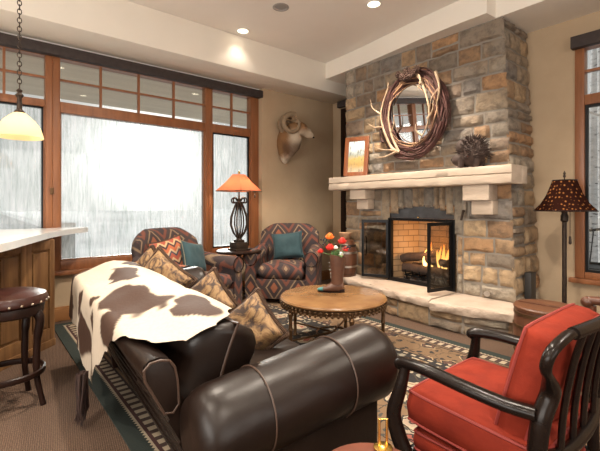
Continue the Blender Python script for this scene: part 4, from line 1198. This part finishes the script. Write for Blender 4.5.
# ------------------------------------------------------------------ red armchair (faces the windows)
RC = thing('red_armchair', 'black wood open armchair with red velvet cushions in the right foreground', 'armchair', (-.66, 1.50, RUGZ))
W = M['chair_wood']
YN, YFr = 1.235, 1.775
def pt_(b, name, m=W, ang=60): return b.build(name, m, RC, world=True, ang=ang)
for y, s in ((YN, -1), (YFr, 1)):
    # front leg sweeping up into the arm support
    p = spline([(-.86, y, .012), (-.86, y, .12), (-.865, y, .26), (-.90, y+.012*s, .36), (-.915, y+.02*s, .44), (-.89, y+.012*s, .54), (-.875, y, .625)], 6)
    pt_(MB().tube(p, [.020+.010*math.sin(PI*min(1, i/len(p)*1.1)) for i in range(len(p))], 10), 'leg')
    a = spline([(-.905, y-.004*s, .612), (-.885, y, .632), (-.78, y+.012*s, .640), (-.64, y+.018*s, .632), (-.52, y+.010*s, .622), (-.435, y-.002*s, .622)], 6)
    pt_(MB().tube(a, [.021]*3+[.025]*(len(a)-3), 12, flat=(1.1, .85)), 'armrest')
    # rear leg and upright, with the flared ear below the crest
    u_ = spline([(-.34, y, .012), (-.42, y, .25), (-.435, y, .45), (-.425, y-.004*s, .60), (-.408, y-.030*s, .685), (-.395, y+.018*s, .738), (-.385, y+.078*s, .790), (-.372, y+.070*s, .838), (-.362, y-.012*s, .862), (-.358, y-.055*s, .862)], 6)
    pt_(MB().tube(u_, [.018+.006*smoothstep(.1, .3, i/len(u_))-.010*smoothstep(.45, .6, i/len(u_)) for i in range(len(u_))], 10, flat=(.9, 1.1)), 'leg')
cr = spline([(-.358, YN+.05, .862), (-.345, YN+.16, .862), (-.335, 1.505, .864), (-.345, YFr-.16, .862), (-.358, YFr-.05, .862)], 6)
pt_(MB().tube(cr, .0185, 10, flat=(1.0, 1.0)), 'crest_rail')
lr = spline([(-.425, YN+.01, .50), (-.405, 1.36, .475), (-.40, 1.505, .47), (-.405, 1.65, .475), (-.425, YFr-.01, .50)], 6)
pt_(MB().tube(lr, .020, 10), 'back_rail')
for y in (1.345, 1.455, 1.56, 1.67):
    s_ = spline([(-.408, y, .475), (-.40, y, .60), (-.378, y, .74), (-.348, y, .860)], 5); pt_(MB().tube(s_, .017, 10, flat=(1.0, .55)), 'slat')
fr = MB(); fr.box(-.87, -.42, YN-.015, YN+.02, .25, .31, bevel=.008); fr.box(-.87, -.42, YFr-.02, YFr+.015, .25, .31, bevel=.008); fr.box(-.885, -.85, YN, YFr, .25, .31, bevel=.008); fr.box(-.44, -.40, YN, YFr, .25, .31, bevel=.008)
pt_(fr, 'seat_frame')
def cushion(name, w, d, t, m, seed, puff=.24):
    b = MB(); n = 22
    # boxed cushion: two crowned faces and a border with cord seams
    def q(i, j, s):
        u, v = 2*i/n-1, 2*j/n-1
        uu = math.copysign(abs(u)**1.0, u); k = max(0, (1-u**6)*(1-v**6))**.5
        cr_ = (1-u*u)*(1-v*v)
        rx_ = 1-.03*(v**6); ry_ = 1-.03*(u**6)
        nn = noise.noise(Vector((u*1.6+seed, v*1.6, s)))*.016*k + noise.noise(Vector((u*4+seed, v*4, s)))*.006*k
        return Vector((w/2*uu*rx_, d/2*v*ry_, s*(t*.32+t*.10*k+t*.16*cr_)+nn))
    gs = {}
    for s in (-1, 1):
        g = [[b.bm.verts.new(q(i, j, s)) for j in range(n+1)] for i in range(n+1)]; gs[s] = g
        for i in range(n):
            for j in range(n): b.bm.faces.new((g[i][j], g[i+1][j], g[i+1][j+1], g[i][j+1]))
    per = [(i, 0) for i in range(n)]+[(n, j) for j in range(n)]+[(n-i, n) for i in range(n)]+[(0, n-j) for j in range(n)]
    N = len(per)
    mids = []
    for i, j in per:
        a, c = gs[-1][i][j].co, gs[1][i][j].co; mm_ = (a+c)/2; o = Vector((mm_.x, mm_.y, 0)).normalized()*t*.06; mids.append(b.bm.verts.new(mm_+o))
    for k in range(N):
        k2 = (k+1) % N; (i, j), (i2, j2) = per[k], per[k2]
        b.bm.faces.new((gs[-1][i][j], gs[-1][i2][j2], mids[k2], mids[k])); b.bm.faces.new((mids[k], mids[k2], gs[1][i2][j2], gs[1][i][j]))
    b.xf(m); o = b.build(name, M['red_fabric'], RC, world=True, ang=80)
    for s in (-1, 1):
        c = MB().tube([m @ q(i, j, s) for i, j in per], .0055, 6, closed=True)
        c.xf((Matrix.Translation(RC.location)).inverted()); c.build('cord', M['red_cord'], o)
cushion('seat_deck', .42, .49, .10, T(-.655, 1.505, .345), 4)
cushion('seat_cushion', .46, .505, .165, T(-.655, 1.505, .458) @ RY(math.radians(3)), 1)
cushion('back_cushion', .36, .46, .14, T(-.482, 1.505, .668) @ RY(math.radians(-75)), 2)

# drum table with a brass bell handle, nearest the camera
DT = thing('drum_stool', 'round red brown leather topped stool cut by the bottom edge of the photo', 'stool', (-.68, .815, RUGZ))
MB().lathe([(.001, .44), (.15, .44), (.162, .452), (.162, .475), (.15, .488), (.10, .494), (.001, .496)], seg=40).build('seat', M['drum_leather'], DT)
MB().lathe([(.135, .38), (.145, .385), (.145, .438), (.135, .44)], seg=32).build('apron', M['dark_wood'], DT)
for k in range(4):
    a = k*PI/2+.5; MB().lathe([(.013, 0), (.02, .1), (.018, .38)], (.115*math.cos(a), .115*math.sin(a), 0), 10).build('leg', M['dark_wood'], DT)
hz = RUGZ+.4955
b = MB().tube([(0, -.011, .005), (0, -.011, .085), (0, .011, .085), (0, .011, .005)], .004, 8).lathe([(.001, 0), (.028, 0), (.028, .003), (.018, .006), (.001, .008)], seg=20)
o = b.build('brass_handle', M['brass']); o.location = (-.735, .925, hz); o.rotation_euler = (0, 0, math.radians(-40))
tag(o, 'slim upright polished brass handle standing on the red brown stool', 'handle')

# ------------------------------------------------------------------ cask table, second chair, floor lamp
CK = thing('cask_table', 'round wooden cask table with a plank lid by the right end of the hearth', 'side table', (-1.06, 3.20, .0015))
MB().lathe([(.185, 0), (.20, .06), (.212, .20), (.214, .30), (.206, .42), (.20, .465)], seg=36).build('staves', M['cask'], CK)
for z, r in ((.05, .203), (.15, .2135), (.33, .2165), (.42, .2105)):
    MB().lathe([(r-.008, z), (r, z+.001), (r, z+.022), (r-.008, z+.023)], seg=36, cap=False).build('hoop', M['bronze'], CK)
MB().lathe([(.001, .455), (.195, .455), (.21, .462), (.213, .478), (.205, .486), (.001, .486)], seg=36).build('lid', M['cask_top'], CK)
MB().box(-.19, .19, -.012, .012, .486, .494, bevel=.003).build('lid_batten', M['cask'], CK)

WC = thing('wooden_armchair', 'brown carved wooden armchair mostly cut off by the right edge beyond the red chair', 'armchair', (-.42, 3.12, .0015))
CW = wood('brown_chair_wood', (.10,.035,.018), (.05,.018,.01), 'x', .3)
def wp(b, n): return b.build(n, CW, WC, world=True, ang=60)
for y in (2.86, 3.38):
    wp(MB().tube([(-.70, y, .003), (-.70, y, .20), (-.705, y, .42), (-.70, y, .615)], [.018, .024, .02, .022], 10), 'leg')
    b = MB().tube(spline([(-.735, y, .625), (-.70, y, .645), (-.55, y, .65), (-.35, y, .64), (-.18, y, .64)], 5), .026, 10); b.ball((-.725, y, .632), .036, (1, .95, .95)); wp(b, 'armrest')
    wp(MB().tube([(-.12, y, .003), (-.18, y, .42), (-.17, y, .70), (-.10, y, .98)], .022, 10), 'leg')
wp(MB().box(-.72, -.16, 2.86, 3.38, .36, .42, bevel=.01), 'seat_frame'); wp(MB().box(-.71, -.2, 2.89, 3.35, .42, .48, bevel=.02), 'seat')
wp(MB().box(-.15, -.11, 2.84, 3.40, .85, .98, bevel=.01), 'crest_rail')

FLP = thing('floor_lamp', 'dark floor lamp with a spotted bell shade beside the right window', 'lamp', (-1.235, 4.18, .0015))
MB().lathe([(.15, 0), (.15, .015), (.06, .03), (.03, .06), (.018, .08)], seg=28).build('base', M['iron'], FLP)
b = MB().tube([(0, 0, .06), (0, 0, 1.30)], .019, 10); b.lathe([(.019, 1.06), (.032, 1.075), (.032, 1.12), (.022, 1.14), (.026, 1.16), (.012, 1.17)], seg=14); b.build('pole', M['iron'], FLP)
pf = [(.245, 1.165), (.242, 1.172), (.19, 1.23), (.145, 1.31), (.115, 1.39), (.095, 1.445)]
rw = []
for r, z in pf: rw.append([Vector((r*math.cos(2*PI*j/48)*(1+.03*math.cos(8*2*PI*j/48)), r*math.sin(2*PI*j/48)*(1+.03*math.cos(8*2*PI*j/48)), z)) for j in range(48)])
b = MB(); b.rings(rw, cap=False); b.build('lamp_shade', M['leopard_shade'], FLP)
for q in (rw[0], rw[-1]): MB().tube(q, .006, 6, closed=True).build('shade_trim', M['dark_wood'], FLP)
MB().lathe([(.005, 1.40), (.005, 1.47), (.013, 1.48), (.008, 1.50), (.012, 1.51), (.001, 1.535)], seg=10).build('finial', M['iron'], FLP)
MB().tube([(.05, -.02, 1.17), (.05, -.02, .93)], .003, 5).lathe([(.004, .86), (.014, .87), (.010, .93), (.003, .94)], (.05, -.02, 0), 8).build('pull_tassel', M['iron'], FLP)

# ------------------------------------------------------------------ bar counter, stool, pendant
BC = thing('bar_cabinet', 'stained wood bar cabinet with raised panels under the white counter', 'cabinet', (-3.6, -.2, 0.0015))
cab = [(-4.70, .60), (-4.03, .525), (-3.60, .085), (-3.05, -.30), (-2.7, -.60), (-2.7, -1.1), (-4.70, -1.1)]
MB().prism(cab, 0, .93).build('body', M['cabinet_wood'], BC, smooth=False, world=True)
def panel_on(p, q, n):
    d = Vector((q[0]-p[0], q[1]-p[1], 0)); L = d.length; a = math.atan2(d.y, d.x)
    for k in range(n):
        m = T(p[0], p[1], 0) @ RZ(a) @ T(L*k/n, 0, 0); w = L/n
        f = MB(); y0, y1 = -.0, .020
        f.box(0, .055, y0, y1, .06, .92, m, bevel=.004); f.box(w-.055, w, y0, y1, .06, .92, m, bevel=.004); f.box(.055, w-.055, y0, y1, .06, .16, m, bevel=.004); f.box(.055, w-.055, y0, y1, .84, .92, m, bevel=.004)
        o = f.build('panel_frame', M['cabinet_wood'], BC, world=True)
        g = MB().box(.075, w-.075, .002, .014, .18, .82, m, bevel=.008); g.xf(T(*[-v for v in BC.location])); g.build('raised_panel', M['cabinet_wood'], o)
    MB().box(0, L, 0, .03, 0, .06, T(p[0], p[1], 0) @ RZ(a), bevel=.004).build('plinth', M['cabinet_wood'], BC, world=True)
panel_on((-3.60, .085), (-4.03, .525), 2) if False else None
def panel_rev(p, q, n):      # faces towards +y side of the bar
    panel_on(q, p, n)
panel_on((-4.03, .525), (-3.60, .085), 2); panel_on((-3.60, .085), (-3.05, -.30), 2)
ct = spline([(-2.35, -.62, 0), (-2.5, -.25, 0), (-2.75, .0, 0), (-3.0, .13, 0), (-3.5, .32, 0), (-4.0, .51, 0), (-4.35, .70, 0), (-4.60, .895, 0), (-4.68, .93, 0), (-4.72, .88, 0)], 6)
cp = [(p.x, p.y) for p in ct]+[(-4.735, .5), (-4.735, -1.15), (-2.35, -1.15)]
co_ = MB().prism(cp, .935, .985, bevel=.006).build('bar_counter', M['counter'], ang=30)
tag(co_, 'white polished stone counter with a curved tapering end at the left edge', 'counter')

BS = thing('bar_stool', 'dark wood bar stool with a studded brown leather seat by the counter', 'bar stool', (-2.97, .155, .0015), math.radians(15))
MB().lathe([(.185, .61), (.205, .625), (.208, .65), (.195, .675), (.15, .692), (.08, .70), (.001, .702)], seg=40).build('seat', M['stool_leather'], BS)
for k in range(22):
    a = 2*PI*k/22; MB().ball((.207*math.cos(a), .207*math.sin(a), .632), .008, seg=8, rg=5).build('nailhead', M['nail'], BS)
MB().lathe([(.17, .55), (.185, .56), (.19, .60), (.185, .61)], seg=36).build('apron', M['dark_wood'], BS)
for k in range(4):
    a = k*PI/2+math.radians(40); c, s = math.cos(a), math.sin(a)
    MB().tube(spline([(c*.15, s*.15, .59), (c*.185, s*.185, .52), (c*.17, s*.17, .40), (c*.165, s*.165, .20), (c*.185, s*.185, .08), (c*.205, s*.205, .0)], 6), [.027]*6+[.024]*6+[.020]*6+[.017]*6+[.016]*7, 10).build('leg', M['dark_wood'], BS)
MB().tube([(.185*math.cos(2*PI*j/40), .185*math.sin(2*PI*j/40), .20) for j in range(40)], .014, 8, closed=True, flat=(.8, 1.4)).build('foot_ring', M['dark_wood'], BS)

PX, PY = -3.43, .245
PL = thing('pendant_lamp', 'amber glass pendant lamp hanging on a chain over the bar', 'lamp', (PX, PY, CZ))
zz = lambda z: z-CZ
b = MB().lathe([(.148, zz(1.70)), (.142, zz(1.725)), (.125, zz(1.775)), (.095, zz(1.82)), (.06, zz(1.855)), (.035, zz(1.875))], seg=36, cap=False)
b.build('glass_shade', M['amber_glass'], PL)
MB().lathe([(.030, zz(1.87)), (.033, zz(1.885)), (.018, zz(1.90)), (.014, zz(1.98)), (.028, zz(2.0)), (.012, zz(2.02)), (.02, zz(2.035)), (.006, zz(2.05))], seg=16).build('stem', M['iron'], PL)
b = MB(); z = 2.05; k = 0
while z < CZ-.03:
    a = k % 2
    pts = [V(math.cos(q)*.012*(1-a), math.cos(q)*.012*a, zz(z+.02)+math.sin(q)*.020) for q in [2*PI*j/12 for j in range(12)]]
    b.tube(pts, .0035, 5, closed=True); z += .031; k += 1
b.build('chain', M['iron'], PL)
MB().lathe([(.055, -.001), (.055, -.012), (.02, -.03), (.004, -.034)], seg=24).build('canopy', M['iron'], PL)
MB().ball((0, 0, zz(1.785)), .03).build('bulb', M['lamp_on'], PL)

# ------------------------------------------------------------------ outdoors
gnd = MB(); n = 40
gr = [[gnd.bm.verts.new((-5.0-58*(i/n)**1.6, -40+90*j/n, -.55+noise.noise(Vector((i*.5, j*.35, 0)))*.35*min(1, i/6)+.9*(i/n)**2)) for j in range(n+1)] for i in range(n+1)]
for i in range(n):
    for j in range(n): gnd.bm.faces.new((gr[i][j], gr[i+1][j], gr[i+1][j+1], gr[i][j+1]))
o = gnd.build('snow_ground', M['snow'], ang=180); struct(o)
gnd = MB()
gr = [[gnd.bm.verts.new((-5+50*i/n, 4.85+45*(j/n)**1.5, -.55+noise.noise(Vector((i*.6, j*.5, 4)))*.3)) for j in range(n+1)] for i in range(n+1)]
for i in range(n):
    for j in range(n): gnd.bm.faces.new((gr[i][j], gr[i+1][j], gr[i+1][j+1], gr[i][j+1]))
struct(gnd.build('snow_bank', M['snow'], ang=180))
struct(MB().box(-7.3, XW-.2, -4, 5.0, 2.92, 2.98).build('eave_underside', M['eave'], smooth=False))
gw = thing('garden_wall', 'low grey stone wall capped with snow outside the left window', 'wall', (-14, 1.1, -.55))
MB().box(-24, -7.5, .95, 1.30, -.6, .80).build('masonry', M['ext_stone'], gw, smooth=False, world=True)
MB().box(-24, -7.5, .93, 1.32, .80, .93, bevel=.05).build('snow_cap', M['snow'], gw, world=True)
def aspen(x, y, r, lean, label):
    t = thing('aspen_tree', label, 'tree', (x, y, -.5), 0, 'aspen trees outside the right window')
    p = spline([(0, 0, -.1), (lean*.4, .02, 1.6), (lean*.6, 0, 3.4), (lean, .05, 5.5)], 6)
    MB().tube(p, [r*(1-.35*i/len(p)) for i in range(len(p))], 12).build('trunk', M['aspen'], t)
    b = MB(); rq = random.Random(int(x*100))
    for k in range(7):
        z = rq.uniform(1.3, 4.8); a = rq.random()*6.28; b.tube([(lean*.5, 0, z), (lean*.5+math.cos(a)*.35, math.sin(a)*.35, z+.15), (lean*.5+math.cos(a)*.8, math.sin(a)*.8, z+.5)], [.02, .014, .005], 6)
    b.build('branches', M['aspen'], t)
aspen(-1.86, 7.6, .13, .10, 'pale aspen trunk nearest the frame of the right window')
aspen(-1.62, 7.35, .10, -.06, 'slimmer pale aspen trunk at the right edge outside the window')
aspen(-2.9, 11.5, .14, .2, 'distant pale aspen trunk behind the nearer aspens')
aspen(-1.0, 9.0, .13, -.1, 'pale aspen trunk mostly cut off beyond the right edge')
aspen(-2.35, 10.0, .11, -.05, 'thin distant aspen between the nearer trunks')
DC = mat('deck_rail_metal', (.02,.022,.025), None, rough=.5)
gb = thing('garden_bench', 'black metal bench back standing in the snow outside the right window', 'bench', (-1.35, 6.3, -.5))
b = MB().tube([(-1.75, 6.3, .85), (-1.3, 6.3, .93), (-.85, 6.3, .85)], .018, 8).tube([(-1.75, 6.3, .45), (-.85, 6.3, .45)], .018, 8)
for k in range(7): b.tube([(-1.7+.13*k, 6.3, .45), (-1.66+.13*k, 6.3, .87)], .008, 6)
b.build('backrest', DC, gb, world=True)
MB().box(-1.77, -.83, 5.85, 6.3, .40, .44).build('seat', DC, gb, smooth=False, world=True)
for x in (-1.74, -.86):
    for y in (5.88, 6.28): MB().tube([(x, y, .42), (x, y, -.6)], .018, 8).build('leg', DC, gb, world=True)

# ------------------------------------------------------------------ light
wd = bpy.data.worlds.new('World'); sc.world = wd; wd.use_nodes = True
nt = wd.node_tree; nt.nodes.clear()
out = nt.nodes.new('ShaderNodeOutputWorld'); bg = nt.nodes.new('ShaderNodeBackground')
tc = nt.nodes.new('ShaderNodeTexCoord')
sun_d = Vector((-1.014, .343, .11)).normalized()
dp = nt.nodes.new('ShaderNodeVectorMath'); dp.operation = 'DOT_PRODUCT'; nt.links.new(tc.outputs['Generated'], dp.inputs[0]); dp.inputs[1].default_value = sun_d
rp = nt.nodes.new('ShaderNodeValToRGB'); nt.links.new(dp.outputs['Value'], rp.inputs[0])
cr = rp.color_ramp
cr.elements[0].position = 0; cr.elements[0].color = (1,.92,.82,1)
cr.elements[1].position = 1; cr.elements[1].color = (1,.97,.92,1)
e = cr.elements.new(.80); e.color = (.86,.90,.94,1)
pw = nt.nodes.new('ShaderNodeMath'); pw.operation = 'POWER'; mx = nt.nodes.new('ShaderNodeMath'); mx.operation = 'MAXIMUM'; mx.inputs[1].default_value = 0
nt.links.new(dp.outputs['Value'], mx.inputs[0]); nt.links.new(mx.outputs[0], pw.inputs[0]); pw.inputs[1].default_value = 150
ml = nt.nodes.new('ShaderNodeMath'); ml.operation = 'MULTIPLY_ADD'; nt.links.new(pw.outputs[0], ml.inputs[0]); ml.inputs[1].default_value = 1.5; ml.inputs[2].default_value = .40
nt.links.new(rp.outputs[0], bg.inputs[0]); nt.links.new(ml.outputs[0], bg.inputs[1]); nt.links.new(bg.outputs[0], out.inputs[0])

sd = bpy.data.lights.new('low_sun', 'SUN'); sd.energy = 2.1; sd.angle = math.radians(18); sd.color = (1, .95, .88)
so_ = bpy.data.objects.new('low_sun', sd); COL.objects.link(so_)
so_.rotation_euler = Vector((-1.0, .40, .25)).to_track_quat('Z', 'Y').to_euler()
def fill_light(name, loc, rot, sx, sy, e):  # added area lights outside the made-up rear windows, aimed up to lift the ceiling
    l = bpy.data.lights.new(name, 'AREA'); l.shape = 'RECTANGLE'; l.size = sx; l.size_y = sy; l.energy = e; l.color = (1, .94, .86)
    o = bpy.data.objects.new(name, l); COL.objects.link(o); o.location = loc; o.rotation_euler = rot
fill_light('fill_light_front', (-.4, YF-.25, 1.7), (PI/2+.42, 0, 0), 4.0, 2.2, 170)
fill_light('fill_light_right', (XR+.25, .4, 1.7), (PI/2+.30, 0, PI/2), 4.4, 2.2, 60)
def point(name, loc, e, col, r=.05):
    l = bpy.data.lights.new(name, 'POINT'); l.energy = e; l.color = col; l.shadow_soft_size = r
    o = bpy.data.objects.new(name, l); COL.objects.link(o); o.location = loc
point('fire_glow', (-2.62, 4.18, .70), 4, (1, .50, .18), .08)
point('pendant_bulb', (PX, PY, 1.77), 1.6, (1, .75, .42), .03)
point('table_lamp_bulb', (STX, STY, .6505+.80), 6, (1, .70, .42), .03)

# ------------------------------------------------------------------ camera
cd = bpy.data.cameras.new('camera'); cam = bpy.data.objects.new('camera', cd); COL.objects.link(cam)
cam.location = (0, 0, 1.22); cam.rotation_euler = (PI/2, 0, math.atan2(475, 393))
cd.sensor_width = 36; cd.sensor_fit = 'HORIZONTAL'; cd.lens = 393/600*36; cd.shift_y = -20.5/600; cd.clip_start = .03
sc.camera = cam
sc.view_settings.view_transform = 'Standard'; sc.view_settings.look = 'None'; sc.view_settings.gamma = 1; sc.view_settings.use_curve_mapping = False
sc.view_settings.exposure = 0.66
sc.cycles.max_bounces = 8; sc.cycles.transparent_max_bounces = 12; sc.cycles.caustics_reflective = False; sc.cycles.caustics_refractive = False
sc.cycles.sample_clamp_indirect = 6
